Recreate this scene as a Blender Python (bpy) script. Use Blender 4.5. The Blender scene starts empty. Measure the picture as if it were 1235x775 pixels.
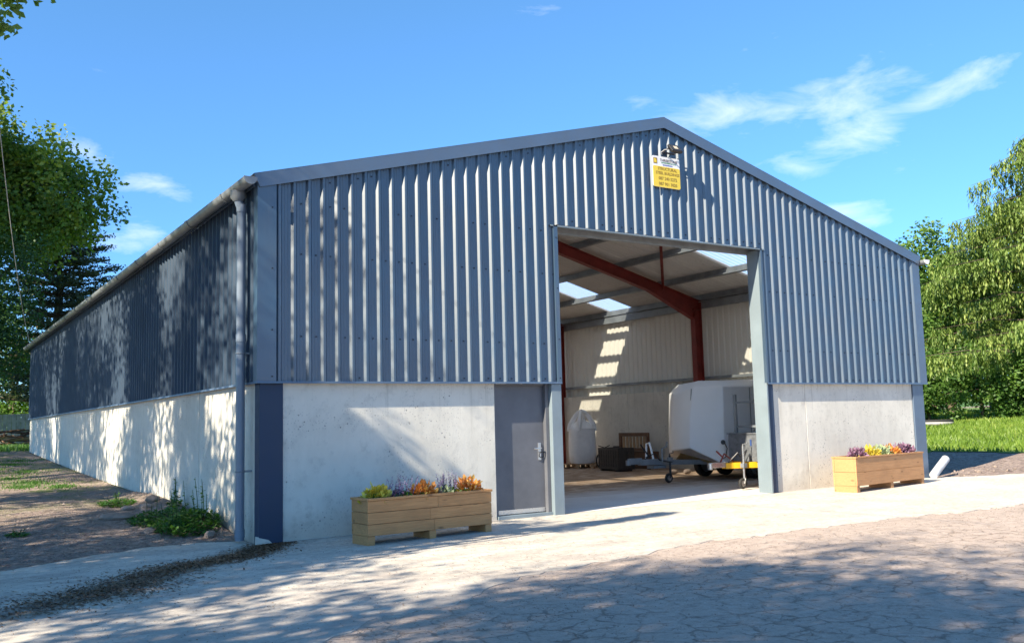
import bpy, bmesh, math, random
import numpy as np
from mathutils import Vector, Matrix
from math import radians, sin, cos, pi, sqrt, atan2, floor
random.seed(4)
C = bpy.context.scene.collection
sc = bpy.context.scene

# ------------------------------------------------------------------ camera
def cam_setup():
    ya, pi_, ro = .577, .109, -.026
    F = Vector((sin(ya)*cos(pi_), cos(ya)*cos(pi_), sin(pi_)))
    R = Vector((cos(ya), -sin(ya), 0)); U = R.cross(F)
    c, s = cos(ro), sin(ro)
    R2 = c*R + s*U; U2 = -s*R + c*U
    cd = bpy.data.cameras.new('camera'); o = bpy.data.objects.new('camera', cd); C.objects.link(o)
    M = Matrix((( R2.x, U2.x, -F.x, -3.745), (R2.y, U2.y, -F.y, -11.681), (R2.z, U2.z, -F.z, 1.425), (0, 0, 0, 1)))
    o.matrix_world = M
    cd.sensor_fit = 'HORIZONTAL'; cd.sensor_width = 36; cd.lens = 36*1121.1/1235
    cd.clip_start = .05; cd.clip_end = 3000
    sc.camera = o
cam_setup()

# ------------------------------------------------------------------ sun, sky, exposure
SUN = Vector((1, .235, -.72)).normalized()            # travel direction
elev = math.asin(-SUN.z); azim = atan2(-SUN.x, -SUN.y)   # azimuth clockwise from +Y
sl = bpy.data.lights.new('sun', 'SUN'); sl.energy = 4.1; sl.angle = radians(.55); sl.color = (1, .885, .69)
so = bpy.data.objects.new('sun', sl); C.objects.link(so); so.rotation_euler = SUN.to_track_quat('-Z', 'Y').to_euler()
sc.view_settings.view_transform = 'Standard'; sc.view_settings.look = 'None'
sc.view_settings.exposure = 1.62; sc.view_settings.gamma = 1
sc.cycles.max_bounces = 14; sc.cycles.diffuse_bounces = 10; sc.cycles.glossy_bounces = 4; sc.cycles.transparent_max_bounces = 16
sc.cycles.use_denoising = True

class NT:
    def __init__(s, nt): s.nt = nt; s.n = nt.nodes; s.l = nt.links
    def new(s, t, **k):
        o = s.n.new(t)
        for a, v in k.items(): setattr(o, a, v)
        return o
    def put(s, sock, v):
        if v is None: return
        if hasattr(v, 'is_output'): s.l.new(v, sock)
        elif isinstance(v, (tuple, list)) and len(v) == 3 and sock.type == 'RGBA': sock.default_value = (*v, 1)
        else: sock.default_value = v
    def math(s, op, a, b=None, c=None, clamp=False):
        o = s.new('ShaderNodeMath', operation=op, use_clamp=clamp)
        s.put(o.inputs[0], a); s.put(o.inputs[1], b); s.put(o.inputs[2], c); return o.outputs[0]
    def vmath(s, op, a, b=None):
        o = s.new('ShaderNodeVectorMath', operation=op); s.put(o.inputs[0], a); s.put(o.inputs[1], b)
        return o.outputs['Value'] if op in ('DOT_PRODUCT', 'LENGTH', 'DISTANCE') else o.outputs[0]
    def mix(s, f, a, b, mode='MIX'):
        o = s.new('ShaderNodeMix', data_type='RGBA', blend_type=mode); o.clamp_factor = True
        s.put(o.inputs[0], f); s.put(o.inputs[6], a); s.put(o.inputs[7], b); return o.outputs[2]
    def noise(s, vec, scale, detail=4, rough=.55, dist=0):
        o = s.new('ShaderNodeTexNoise'); s.put(o.inputs['Vector'], vec)
        for k, v in (('Scale', scale), ('Detail', detail), ('Roughness', rough), ('Distortion', dist)): o.inputs[k].default_value = v
        return o.outputs['Fac'], o.outputs['Color']
    def ramp(s, f, lo, hi, a=0., b=1.):
        o = s.new('ShaderNodeMapRange'); o.clamp = True; s.put(o.inputs[0], f)
        for i, v in zip((1, 2, 3, 4), (lo, hi, a, b)): o.inputs[i].default_value = v
        return o.outputs[0]
    def scalev(s, vec, x, y, z):
        o = s.new('ShaderNodeMapping'); s.put(o.inputs[0], vec); o.inputs['Scale'].default_value = (x, y, z); return o.outputs[0]

def make_world():
    w = bpy.data.worlds.new('World'); sc.world = w; w.use_nodes = True
    n = NT(w.node_tree); n.n.clear()
    sky = n.new('ShaderNodeTexSky', sky_type='NISHITA'); sky.sun_disc = False
    sky.sun_elevation = elev; sky.sun_rotation = azim
    sky.air_density = 1.0; sky.dust_density = 0; sky.ozone_density = 8.0; sky.altitude = 0
    tc = n.new('ShaderNodeTexCoord'); d = tc.outputs['Generated']
    # thin fair-weather clouds: a few wisps by direction plus sparse scatter elsewhere
    st = n.scalev(d, 2.6, 2.6, 7.5)
    f1, _ = n.noise(st, 4.6, 9, .60, .45)
    f2, _ = n.noise(st, 1.0, 3, .5, 0)
    masks = None
    for (v, r1, r2, g) in CLOUDS:
        df = n.vmath('SUBTRACT', d, v)
        right = Vector((v[1], -v[0], 0)).normalized(); up = right.cross(Vector(v)).normalized()
        if up.z < 0: up = -up
        t = g; ax = (right*cos(t) + up*sin(t)); ay = (-right*sin(t) + up*cos(t))
        a = n.math('DIVIDE', n.vmath('DOT_PRODUCT', df, tuple(ax)), r1)
        b = n.math('DIVIDE', n.vmath('DOT_PRODUCT', df, tuple(ay)), r2)
        q = n.math('SQRT', n.math('ADD', n.math('MULTIPLY', a, a), n.math('MULTIPLY', b, b)))
        m = n.ramp(q, 0, 1.25, 1, 0)
        masks = m if masks is None else n.math('MAXIMUM', masks, m)
    gen = n.ramp(f2, .72, .84, 0, .9)
    m = n.math('MAXIMUM', masks, gen)
    cl = n.ramp(n.math('ADD', n.math('MULTIPLY', m, .50), n.math('MULTIPLY', f1, 1.25)), .84, 1.24, 0, .33)
    sz = n.new('ShaderNodeSeparateXYZ'); n.put(sz.inputs[0], d)
    tint = n.mix(1.0, sky.outputs[0], n.mix(n.ramp(sz.outputs[2], .16, .52), (0.38, .50, .60), (0.52, .65, .60)), 'MULTIPLY')
    col = n.mix(cl, tint, (4.3, 4.2, 4.6))
    bg = n.new('ShaderNodeBackground'); n.put(bg.inputs[0], col); bg.inputs[1].default_value = .143
    out = n.new('ShaderNodeOutputWorld'); n.l.new(bg.outputs[0], out.inputs[0])

def pxdir(u, v):
    M = sc.camera.matrix_world.to_3x3()
    return tuple((M @ Vector(((u-617.5)/1121.1, -(v-387.5)/1121.1, -1))).normalized())
CLOUDS = [(pxdir(1030, 112), .11, .036, .22), (pxdir(875, 135), .13, .036, -.03), (pxdir(1035, 160), .09, .028, .25), (pxdir(950, 135), .08, .03, .1),
          (pxdir(1140, 110), .08, .022, .3), (pxdir(1020, 255), .05, .018, -.2), (pxdir(185, 222), .05, .018, -.12),
          (pxdir(110, 190), .045, .02, -.5), (pxdir(160, 285), .05, .02, 0)]
make_world()

# ------------------------------------------------------------------ materials
MATS = {}
def principled(name):
    m = bpy.data.materials.new(name); m.use_nodes = True; n = NT(m.node_tree)
    b = [x for x in n.n if x.type == 'BSDF_PRINCIPLED'][0]
    return m, n, b
def gcoord(n, obj=True):
    return n.new('ShaderNodeTexCoord').outputs['Object'] if obj else n.new('ShaderNodeNewGeometry').outputs['Position']
def mat(name, col, rough=.6, metal=0., var=.12, scale=3., col2=None, bump=0., bscale=40., spec=.5, stretch=(1,1,1), back=None, coat=0., ior=1.5, objvar=0.):
    if name in MATS: return MATS[name]
    m, n, b = principled(name); p = n.scalev(gcoord(n, False), *stretch)
    f, _ = n.noise(p, scale, 6, .6)
    col2 = col2 or tuple(c*(1-var*2.2) for c in col)
    c = n.mix(n.ramp(f, .35, .7), col, col2)
    if back:
        g = n.new('ShaderNodeNewGeometry'); c = n.mix(g.outputs['Backfacing'], c, back)
    if objvar:
        oi = n.new('ShaderNodeObjectInfo').outputs['Random']
        c = n.mix(n.math('MULTIPLY', oi, objvar), c, tuple(x*.35+.02 for x in col) if not back else (.10, .10, .105))
        fs, _ = n.noise(n.scalev(gcoord(n, False), 6, 6, .35), 1.5, 5, .7); c = n.mix(n.ramp(fs, .55, .75, 0, objvar*1.3), c, (.20, .20, .19))
    n.put(b.inputs['Base Color'], c)
    f2, _ = n.noise(p, scale*4, 3)
    n.put(b.inputs['Roughness'], n.ramp(f2, .2, .8, max(rough-.08, 0), min(rough+.1, 1)))
    b.inputs['Metallic'].default_value = metal; b.inputs['Specular IOR Level'].default_value = spec
    b.inputs['Coat Weight'].default_value = coat; b.inputs['IOR'].default_value = ior
    if bump:
        f3, _ = n.noise(p, bscale, 6, .65)
        bp = n.new('ShaderNodeBump'); bp.inputs['Strength'].default_value = min(bump, 1); bp.inputs['Distance'].default_value = .01
        n.put(bp.inputs['Height'], f3); n.put(b.inputs['Normal'], bp.outputs[0])
    MATS[name] = m; return m

def concrete_wall_mat():
    m, n, b = principled('cast_concrete'); p = gcoord(n, False)
    f1, _ = n.noise(p, .9, 5, .6); f2, _ = n.noise(p, 7, 6, .7); f3, _ = n.noise(n.scalev(p, 3.5, 3.5, .5), 1.6, 5, .6)
    f4, _ = n.noise(p, 60, 3, .6)
    c = n.mix(n.ramp(f1, .3, .7), (.70, .67, .60), (.56, .535, .475))
    c = n.mix(n.ramp(f2, .52, .78, 0, .45), c, (.30, .29, .27))
    c = n.mix(n.ramp(f3, .5, .75, 0, .38), c, (.74, .71, .64))
    # blow holes and grey specks
    f5, _ = n.noise(p, 1.7, 4)
    v = n.new('ShaderNodeTexVoronoi'); n.put(v.inputs['Vector'], p); v.inputs['Scale'].default_value = 13
    hs = n.math('MULTIPLY', n.ramp(v.outputs['Distance'], .0, .26, 1, 0), n.ramp(f5, .42, .58)); hs2 = n.ramp(hs, .35, .6)
    v2 = n.new('ShaderNodeTexVoronoi'); n.put(v2.inputs['Vector'], n.scalev(p, 1, 1, .8)); v2.inputs['Scale'].default_value = 30
    sp = n.math('MULTIPLY', n.ramp(v2.outputs['Distance'], .08, .30, 1, 0), n.ramp(f5, .46, .60))
    c = n.mix(n.math('MULTIPLY', hs2, .75), c, (.15, .15, .15)); c = n.mix(n.math('MULTIPLY', sp, .5), c, (.2, .2, .21))
    sz = n.new('ShaderNodeSeparateXYZ'); n.put(sz.inputs[0], p)
    f6, _ = n.noise(n.scalev(p, 9, 9, .22), 1.3, 5, .7)
    stn = n.math('MULTIPLY', n.ramp(f6, .56, .74), n.ramp(n.math('ADD', sz.outputs[2], n.math('MULTIPLY', f1, .9)), 1.4, 2.5))
    c = n.mix(n.math('MULTIPLY', stn, .55), c, (.26, .245, .21))
    # splash dirt near the ground
    sx = n.new('ShaderNodeSeparateXYZ'); n.put(sx.inputs[0], p)
    zz = n.math('ADD', sx.outputs[2], n.math('MULTIPLY', f2, -.35))
    c = n.mix(n.ramp(zz, -.2, .22, .55, 0), c, (.36, .29, .23))
    n.put(b.inputs['Base Color'], c); b.inputs['Roughness'].default_value = .85; b.inputs['Specular IOR Level'].default_value = .25
    bp = n.new('ShaderNodeBump'); bp.inputs['Distance'].default_value = .012; bp.inputs['Strength'].default_value = .5
    hh = n.math('SUBTRACT', n.math('ADD', n.math('MULTIPLY', f2, .6), n.math('MULTIPLY', f4, .12)), n.math('MULTIPLY', hs2, .5))
    n.put(bp.inputs['Height'], hh); n.put(b.inputs['Normal'], bp.outputs[0]); MATS['wall'] = m; return m
M_WALL = concrete_wall_mat()

def ground_mats():
    # bare earth / gravel track
    m, n, b = principled('gravel_earth'); p = gcoord(n, False)
    f1, _ = n.noise(p, .35, 5, .6); f2, _ = n.noise(p, 3, 8, .7); f3, _ = n.noise(p, 38, 5, .7); f4, _ = n.noise(p, 1.1, 5, .65)
    c = n.mix(n.ramp(f2, .3, .7), (.38, .29, .24), (.22, .165, .14)); c = n.mix(n.ramp(f3, .45, .75, 0, .7), c, (.50, .42, .38))
    c = n.mix(n.ramp(f3, .2, .42, .7, 0), c, (.12, .09, .08))
    f9, _ = n.noise(p, 11, 9, .78)
    c = n.mix(n.ramp(f9, .40, .52, .75, 0), c, (.085, .06, .05)); c = n.mix(n.ramp(f9, .54, .66, 0, .65), c, (.56, .47, .41))
    v = n.new('ShaderNodeTexVoronoi'); n.put(v.inputs['Vector'], p); v.inputs['Scale'].default_value = 22
    st = n.ramp(v.outputs['Distance'], .2, .38, 1, 0)
    c = n.mix(n.math('MULTIPLY', st, n.ramp(f2, .45, .6, 0, .55)), c, v.outputs['Color'], 'SOFT_LIGHT')
    sx = n.new('ShaderNodeSeparateXYZ'); n.put(sx.inputs[0], p)
    # moss and thin grass in patches down the side track
    gm = n.math('MULTIPLY', n.ramp(n.math('ADD', f4, n.math('MULTIPLY', f3, .25)), .60, .74), n.ramp(sx.outputs[1], 3, 9))
    gm = n.math('MULTIPLY', gm, n.ramp(sx.outputs[0], 0, .5, 1, 0))
    c = n.mix(n.math('MULTIPLY', gm, .85), c, (.13, .18, .05))
    far = n.ramp(sx.outputs[1], 26, 29)
    c = n.mix(far, c, (.08, .16, .04))
    n.put(b.inputs['Base Color'], c); b.inputs['Roughness'].default_value = .95; b.inputs['Specular IOR Level'].default_value = .143
    bp = n.new('ShaderNodeBump'); bp.inputs['Distance'].default_value = .03; bp.inputs['Strength'].default_value = .8
    n.put(bp.inputs['Height'], n.math('ADD', n.math('MULTIPLY', f9, 1.6), n.math('ADD', n.math('MULTIPLY', st, .3), f2))); n.put(b.inputs['Normal'], bp.outputs[0]); MATS['earth'] = m
    # broken asphalt
    m, n, b = principled('cracked_asphalt'); p = gcoord(n, False)
    f1, _ = n.noise(p, .5, 5, .6); f2, c2 = n.noise(p, 3.0, 6, .65); f3, _ = n.noise(p, 60, 4, .7); f5, _ = n.noise(p, 9, 6, .7)
    warp = n.vmath('ADD', p, n.vmath('SCALE', c2, None)); 
    wn = warp.node.inputs[1].links[0].from_node; wn.inputs['Scale'].default_value = .28
    flat = n.scalev(warp, 1, 1, 0)
    def vor(scale):
        v = n.new('ShaderNodeTexVoronoi', feature='DISTANCE_TO_EDGE', voronoi_dimensions='2D'); n.put(v.inputs['Vector'], flat); v.inputs['Scale'].default_value = scale
        return v.outputs['Distance']
    va, vb = vor(3.3), vor(8.0)
    sxa = n.new('ShaderNodeSeparateXYZ'); n.put(sxa.inputs[0], p)
    zone = n.math('MULTIPLY', n.ramp(n.math('ADD', f1, n.math('MULTIPLY', f5, .2)), .38, .58), n.ramp(n.math('ADD', sxa.outputs[1], n.math('MULTIPLY', f5, 2)), -2.6, -4.6, .25, 1))
    w = n.math('ADD', .004, n.math('MULTIPLY', n.ramp(f5, .3, .8), .055))
    ka = n.math('MULTIPLY', n.ramp(n.math('SUBTRACT', va, w), -.012, .03, 1, 0), zone)
    kb = n.math('MULTIPLY', n.math('MULTIPLY', n.ramp(n.math('SUBTRACT', vb, n.math('MULTIPLY', w, .7)), -.01, .03, 1, 0), n.ramp(f2, .46, .56)), zone)
    k = n.math('MAXIMUM', ka, n.math('MULTIPLY', kb, .8))
    c = n.mix(n.ramp(f5, .3, .72), (.54, .435, .37), (.40, .32, .27)); c = n.mix(n.ramp(f3, .5, .8, 0, .6), c, (.54, .47, .41)); c = n.mix(n.ramp(f3, .15, .4, .6, 0), c, (.14, .12, .11))
    f9, _ = n.noise(p, 15, 9, .8)
    c = n.mix(n.ramp(f9, .36, .47, .5, 0), c, (.22, .19, .17)); c = n.mix(n.ramp(f9, .55, .66, 0, .6), c, (.60, .54, .50))
    c = n.mix(n.ramp(f1, .52, .7, 0, .55), c, (.46, .36, .30))
    c = n.mix(n.ramp(f2, .60, .72, 0, .5), c, (.27, .19, .14))
    k = n.math('MULTIPLY', k, n.ramp(n.math('ADD', f5, f2), .78, 1.12, .15, 1))
    c = n.mix(n.math('MULTIPLY', k, .62), c, (.17, .13, .105))
    n.put(b.inputs['Base Color'], c); b.inputs['Roughness'].default_value = .9; b.inputs['Specular IOR Level'].default_value = .2
    bp = n.new('ShaderNodeBump'); bp.inputs['Distance'].default_value = .02; bp.inputs['Strength'].default_value = .9
    n.put(bp.inputs['Height'], n.math('SUBTRACT', n.math('ADD', n.math('MULTIPLY', f9, 1.2), n.math('MULTIPLY', f5, .5)), n.math('MULTIPLY', k, .8))); n.put(b.inputs['Normal'], bp.outputs[0]); MATS['asphalt'] = m
    # pale concrete apron and floor
    for nm, ca, cb, dirt in (('apron', (.60, .545, .475), (.50, .445, .38), .0), ('floor', (.70, .66, .62), (.58, .53, .49), 1.)):
        m, n, b = principled('worn_concrete_'+nm); p = gcoord(n, False)
        f1, _ = n.noise(p, .6, 6, .65); f2, _ = n.noise(p, 4, 8, .7); f3, _ = n.noise(p, 55, 4, .7); f4, _ = n.noise(n.scalev(p, .6, 2.6, 1), 1.6, 6, .65, .5)
        c = n.mix(n.ramp(f1, .35, .65), ca, cb); c = n.mix(n.ramp(f2, .58, .78, 0, .4), c, (.40, .33, .28)); c = n.mix(n.ramp(f3, .6, .8, 0, .35), c, (.28, .25, .23))
        c = n.mix(n.ramp(f4, .60, .76, 0, .35), c, (.36, .28, .22))
        if not dirt:
            f9, _ = n.noise(p, 13, 9, .8); f10, _ = n.noise(n.scalev(p, .8, 1.6, 1), 2.6, 7, .7, .3)
            roughz = n.ramp(n.math('ADD', f10, n.math('MULTIPLY', f1, .5)), .62, .86, .12, 1)
            c = n.mix(n.math('MULTIPLY', n.ramp(f9, .39, .49, 1, 0), n.math('MULTIPLY', roughz, .7)), c, (.17, .14, .125))
            c = n.mix(n.math('MULTIPLY', n.ramp(f9, .52, .62), .35), c, (.78, .74, .68))
            c = n.mix(n.ramp(f10, .60, .72, 0, .45), c, (.44, .35, .29))
            sp0 = n.new('ShaderNodeSeparateXYZ'); n.put(sp0.inputs[0], p)
            dd = n.math('ABSOLUTE', n.math('SUBTRACT', n.math('MULTIPLY', n.math('SUBTRACT', sp0.outputs[0], .25), .671), n.math('MULTIPLY', n.math('ADD', sp0.outputs[1], .02), .741)))
            f8, _ = n.noise(n.scalev(p, 1, 1, 1), 2.8, 9, .75)
            dm0 = n.math('MULTIPLY', n.ramp(n.math('ADD', dd, n.math('MULTIPLY', n.math('SUBTRACT', f8, .5), 1.5)), .08, .38, 1, 0), n.ramp(sp0.outputs[0], .5, .9, 1, 0))
            c = n.mix(n.math('MULTIPLY', dm0, .8), c, n.mix(n.ramp(f3, .4, .6), (.09, .065, .045), (.24, .21, .15)))
            sx = n.new('ShaderNodeSeparateXYZ'); n.put(sx.inputs[0], p)
            f6, _ = n.noise(n.scalev(p, .5, 1.3, 1), 2.2, 9, .72, .4)
            e = n.math('ADD', n.math('MULTIPLY', sx.outputs[1], -.22), n.math('MULTIPLY', f6, 2.2))
            lft = n.ramp(sx.outputs[0], 1.5, 6.5, 1, .25)
            em = n.math('MULTIPLY', n.ramp(e, 1.55, 2.15), lft)
            c = n.mix(n.math('MULTIPLY', em, .5), c, n.mix(n.ramp(f3, .35, .65), (.40, .36, .33), (.22, .19, .175)))
            wp = n.ramp(n.math('ADD', f6, n.math('MULTIPLY', f3, .3)), .62, .78, 0, .6)
            c = n.mix(n.math('MULTIPLY', wp, n.ramp(sx.outputs[0], 5, 0, 0.15, 1)), c, (.30, .26, .24))
        if dirt:
            sx = n.new('ShaderNodeSeparateXYZ'); n.put(sx.inputs[0], p)
            dm = n.ramp(n.math('ADD', sx.outputs[1], n.math('MULTIPLY', f4, 3)), 3.6, 5.2)
            dm = n.math('MULTIPLY', dm, n.ramp(f2, .3, .5, .55, 1))
            c = n.mix(dm, c, n.mix(n.ramp(f2, .4, .65), (.46, .33, .23), (.27, .18, .12)))
        n.put(b.inputs['Base Color'], c); b.inputs['Roughness'].default_value = .85; b.inputs['Specular IOR Level'].default_value = .25
        bp = n.new('ShaderNodeBump'); bp.inputs['Distance'].default_value = .012; bp.inputs['Strength'].default_value = .6
        n.put(bp.inputs['Height'], n.math('ADD', n.math('MULTIPLY', f3, .3), f2)); n.put(b.inputs['Normal'], bp.outputs[0]); MATS[nm] = m
ground_mats()

def leaf_mat(name, ca, cb, cc=None, trans=.35, rough=.5):
    m, n, b = principled(name)
    a = n.new('ShaderNodeAttribute', attribute_name='tone'); t = a.outputs['Fac']
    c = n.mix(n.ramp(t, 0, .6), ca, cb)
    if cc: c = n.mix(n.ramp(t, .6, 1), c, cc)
    n.put(b.inputs['Base Color'], c); b.inputs['Roughness'].default_value = rough; b.inputs['Specular IOR Level'].default_value = .35
    tr = n.new('ShaderNodeBsdfTranslucent'); n.put(tr.inputs[0], n.mix(1., c, (1.5, 1.7, .6), 'MULTIPLY'))
    mx = n.new('ShaderNodeMixShader'); mx.inputs[0].default_value = trans
    n.l.new(b.outputs[0], mx.inputs[1]); n.l.new(tr.outputs[0], mx.inputs[2])
    out = [x for x in n.n if x.type == 'OUTPUT_MATERIAL'][0]; n.l.new(mx.outputs[0], out.inputs[0]); MATS[name] = m; return m
L_BEECH = leaf_mat('beech_leaf', (.05, .10, .02), (.16, .23, .03), (.40, .40, .06), .35)
L_SHADE = leaf_mat('maple_leaf', (.10, .17, .045), (.15, .23, .06), (.20, .28, .08), .45)
L_DARK = leaf_mat('dark_leaf', (.022, .06, .022), (.05, .11, .03), (.08, .15, .04), .25)
L_CEDAR = leaf_mat('cedar_needles', (.03, .055, .035), (.07, .09, .04), (.15, .14, .06), .15)
L_HEDGE = leaf_mat('hedge_leaf', (.035, .09, .02), (.085, .17, .03), (.18, .28, .06), .3)
L_FIR = leaf_mat('fir_needles', (.06, .115, .025), (.15, .22, .05), (.28, .34, .09), .25)
L_GRASS = leaf_mat('grass_blade', (.10, .17, .02), (.16, .25, .035), (.24, .30, .06), .3)
L_WEED = leaf_mat('weed_leaf', (.04, .10, .02), (.07, .17, .03), (.14, .25, .06), .3)
L_YEL = leaf_mat('yellow_foliage', (.40, .30, .03), (.62, .46, .06), (.65, .60, .14), .25)
L_ORG = leaf_mat('orange_foliage', (.42, .10, .03), (.62, .24, .06), (.70, .50, .16), .25)
L_PUR = leaf_mat('purple_foliage', (.09, .03, .06), (.20, .10, .17), (.35, .22, .33), .2)
L_LAV = leaf_mat('lilac_spike', (.18, .13, .25), (.35, .25, .42), (.60, .42, .60), .2)
L_GREY = leaf_mat('silver_foliage', (.20, .24, .16), (.34, .40, .26), (.45, .52, .35), .2)
L_DEAD = leaf_mat('dead_leaf', (.07, .035, .018), (.15, .08, .04), (.26, .16, .09), .1)

SLATE = (.014, .053, .105)
M_CLAD = mat('slate_blue_sheet', SLATE, .44, 0, .08, .6, spec=.5, back=(.74, .72, .66), coat=0., ior=2.15, objvar=.14)
M_SIDE = mat('shade_side_slate_sheet', (.024, .050, .090), .55, 0, .10, .6, spec=.35, back=(.74, .72, .66))  # same paint as the front, made duller so the shaded side comes out dark
M_TRIM = mat('slate_flashing', (.075, .115, .18), .42, 0, .08, 1.2, spec=.6, ior=1.8, back=(.45, .44, .38))
M_POST = mat('pale_grey_paint', (.19, .24, .275), .45, 0, .08, 2., spec=.6)
M_COL = mat('dark_blue_paint', (.026, .046, .092), .5, 0, .06, 2., (.035, .052, .088), spec=.3)
M_PIPE = mat('grey_plastic', (.17, .21, .27), .35, 0, .06, 2., spec=.6)
M_GUT = mat('gutter_grey', (.22, .24, .26), .40, 0, .08, 2., (.14, .155, .17), spec=.5)
M_GALV = mat('galvanised_steel', (.28, .31, .34), .45, .35, .15, 3.)
M_RED = mat('red_oxide_steel', (.22, .028, .022), .55, 0, .15, 3.)
M_ROOF = mat('fibre_roof_sheet', (.15, .18, .22), .6, 0, .1, .8, back=(.68, .66, .64), objvar=.22)
M_DOOR = mat('door_paint', (.125, .13, .15), .42, 0, .10, 2.2, (.09, .095, .11), spec=.5)
M_STEEL = mat('brushed_steel', (.6, .6, .6), .3, .9, .05, 8)
M_DARK = mat('dark_screw', (.02, .025, .04), .5)
M_WOOD = mat('treated_timber', (.44, .265, .13), .7, 0, .14, 2.2, (.29, .165, .075), bump=.4, bscale=30, stretch=(.5, 3, 6))
M_WOOD2 = mat('new_timber', (.50, .29, .12), .7, 0, .10, 2.2, (.40, .22, .085), bump=.3, bscale=30, stretch=(.5, 3, 6))
def timber(name, ca, cb, kn):
    m, n, b = principled(name); p = gcoord(n, False); oi = n.new('ShaderNodeObjectInfo').outputs['Random']
    sh = n.new('ShaderNodeCombineXYZ'); n.put(sh.inputs[0], n.math('MULTIPLY', oi, 31.)); n.put(sh.inputs[1], n.math('MULTIPLY', oi, 17.))
    q = n.vmath('ADD', p, sh.outputs[0])
    g1, _ = n.noise(n.scalev(q, 1.2, 10, 26), 2.2, 6, .65, .6); g2, _ = n.noise(n.scalev(q, 1, 1, 1.5), 1.6, 4)
    v = n.new('ShaderNodeTexVoronoi'); n.put(v.inputs['Vector'], n.scalev(q, 2.4, 3, 7.5)); v.inputs['Scale'].default_value = 1.15
    k = n.ramp(v.outputs['Distance'], .05, .17, 1, 0)
    c = n.mix(n.ramp(g1, .32, .68), ca, cb); c = n.mix(n.ramp(oi, 0, 1, 0, .35), c, tuple(x*.62 for x in ca)); c = n.mix(n.ramp(g2, .5, .75, 0, .5), c, tuple(x*.6 for x in cb))
    c = n.mix(n.math('MULTIPLY', k, .75), c, kn)
    n.put(b.inputs['Base Color'], c); b.inputs['Roughness'].default_value = .75
    bp = n.new('ShaderNodeBump'); bp.inputs['Distance'].default_value = .004; bp.inputs['Strength'].default_value = .7
    n.put(bp.inputs['Height'], g1); n.put(b.inputs['Normal'], bp.outputs[0]); return m
M_WOOD = timber('weathered_pine', (.60, .305, .12), (.42, .205, .078), (.10, .05, .025))
M_WOOD2 = timber('fresh_pine', (.56, .29, .125), (.43, .215, .09), (.17, .08, .03))
M_BROWN = mat('old_brown_wood', (.17, .085, .045), .7, 0, .2, 5, bump=.4, bscale=25)
M_PALLET = mat('pallet_wood', (.42, .27, .15), .8, 0, .15, 5)
M_BLACK = mat('black_plastic', (.018, .019, .024), .45, 0, .1, 5)
M_RUB = mat('rubber', (.025, .025, .025), .8, 0, .1, 8)
M_WHITE = mat('white_fibreglass', (.90, .91, .92), .35, 0, .03, 1., spec=.5)
M_BAG = mat('woven_bag', (.93, .93, .93), .8, 0, .05, 6, bump=.5, bscale=12)
M_YEL = mat('yellow_paint', (.75, .42, .015), .45, 0, .1, 4)
M_SIGNY = mat('sign_yellow', (.80, .58, .06), .5, 0, .02, 4)
M_SIGNW = mat('sign_white', (.80, .80, .80), .5, 0, .02, 4)
M_INK = mat('sign_ink', (.16, .13, .12), .6)
M_INKY = mat('sign_ink_brown', (.30, .18, .03), .6)
M_BLUE = mat('blue_plastic', (.03, .07, .22), .5)
M_CHEQ = mat('chequer_plate', (.24, .26, .29), .4, .5, .2, 14, bump=.9, bscale=28)
M_BARK = mat('bark', (.12, .09, .065), .9, 0, .2, 4, bump=.9, bscale=9, stretch=(1, 1, .3))
M_SOIL = mat('potting_soil', (.03, .02, .014), 1, 0, .2, 20, bump=.8)
M_STONE = mat('field_stone', (.33, .26, .22), .9, 0, .2, 5, bump=.8, bscale=14)
M_FENCE = mat('weathered_fence', (.50, .44, .38), .9, 0, .2, 4)
M_LENS = mat('lamp_lens', (.75, .62, .45), .3)
M_CAB = mat('cable', (.5, .5, .5), .6)
def glass_mat():
    m, n, b = principled('translucent_rooflight'); b.inputs['Base Color'].default_value = (.75, .85, .92, 1); b.inputs['Roughness'].default_value = .35
    tr = n.new('ShaderNodeBsdfTransparent'); tr.inputs[0].default_value = (.90, .94, .96, 1)
    b = n.new('ShaderNodeBsdfTranslucent'); b.inputs[0].default_value = (.92, .94, .94, 1)
    mx = n.new('ShaderNodeMixShader'); mx.inputs[0].default_value = .42
    n.l.new(b.outputs[0], mx.inputs[1]); n.l.new(tr.outputs[0], mx.inputs[2])
    out = [x for x in n.n if x.type == 'OUTPUT_MATERIAL'][0]; n.l.new(mx.outputs[0], out.inputs[0]); return m
M_GLASS = glass_mat()

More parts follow.
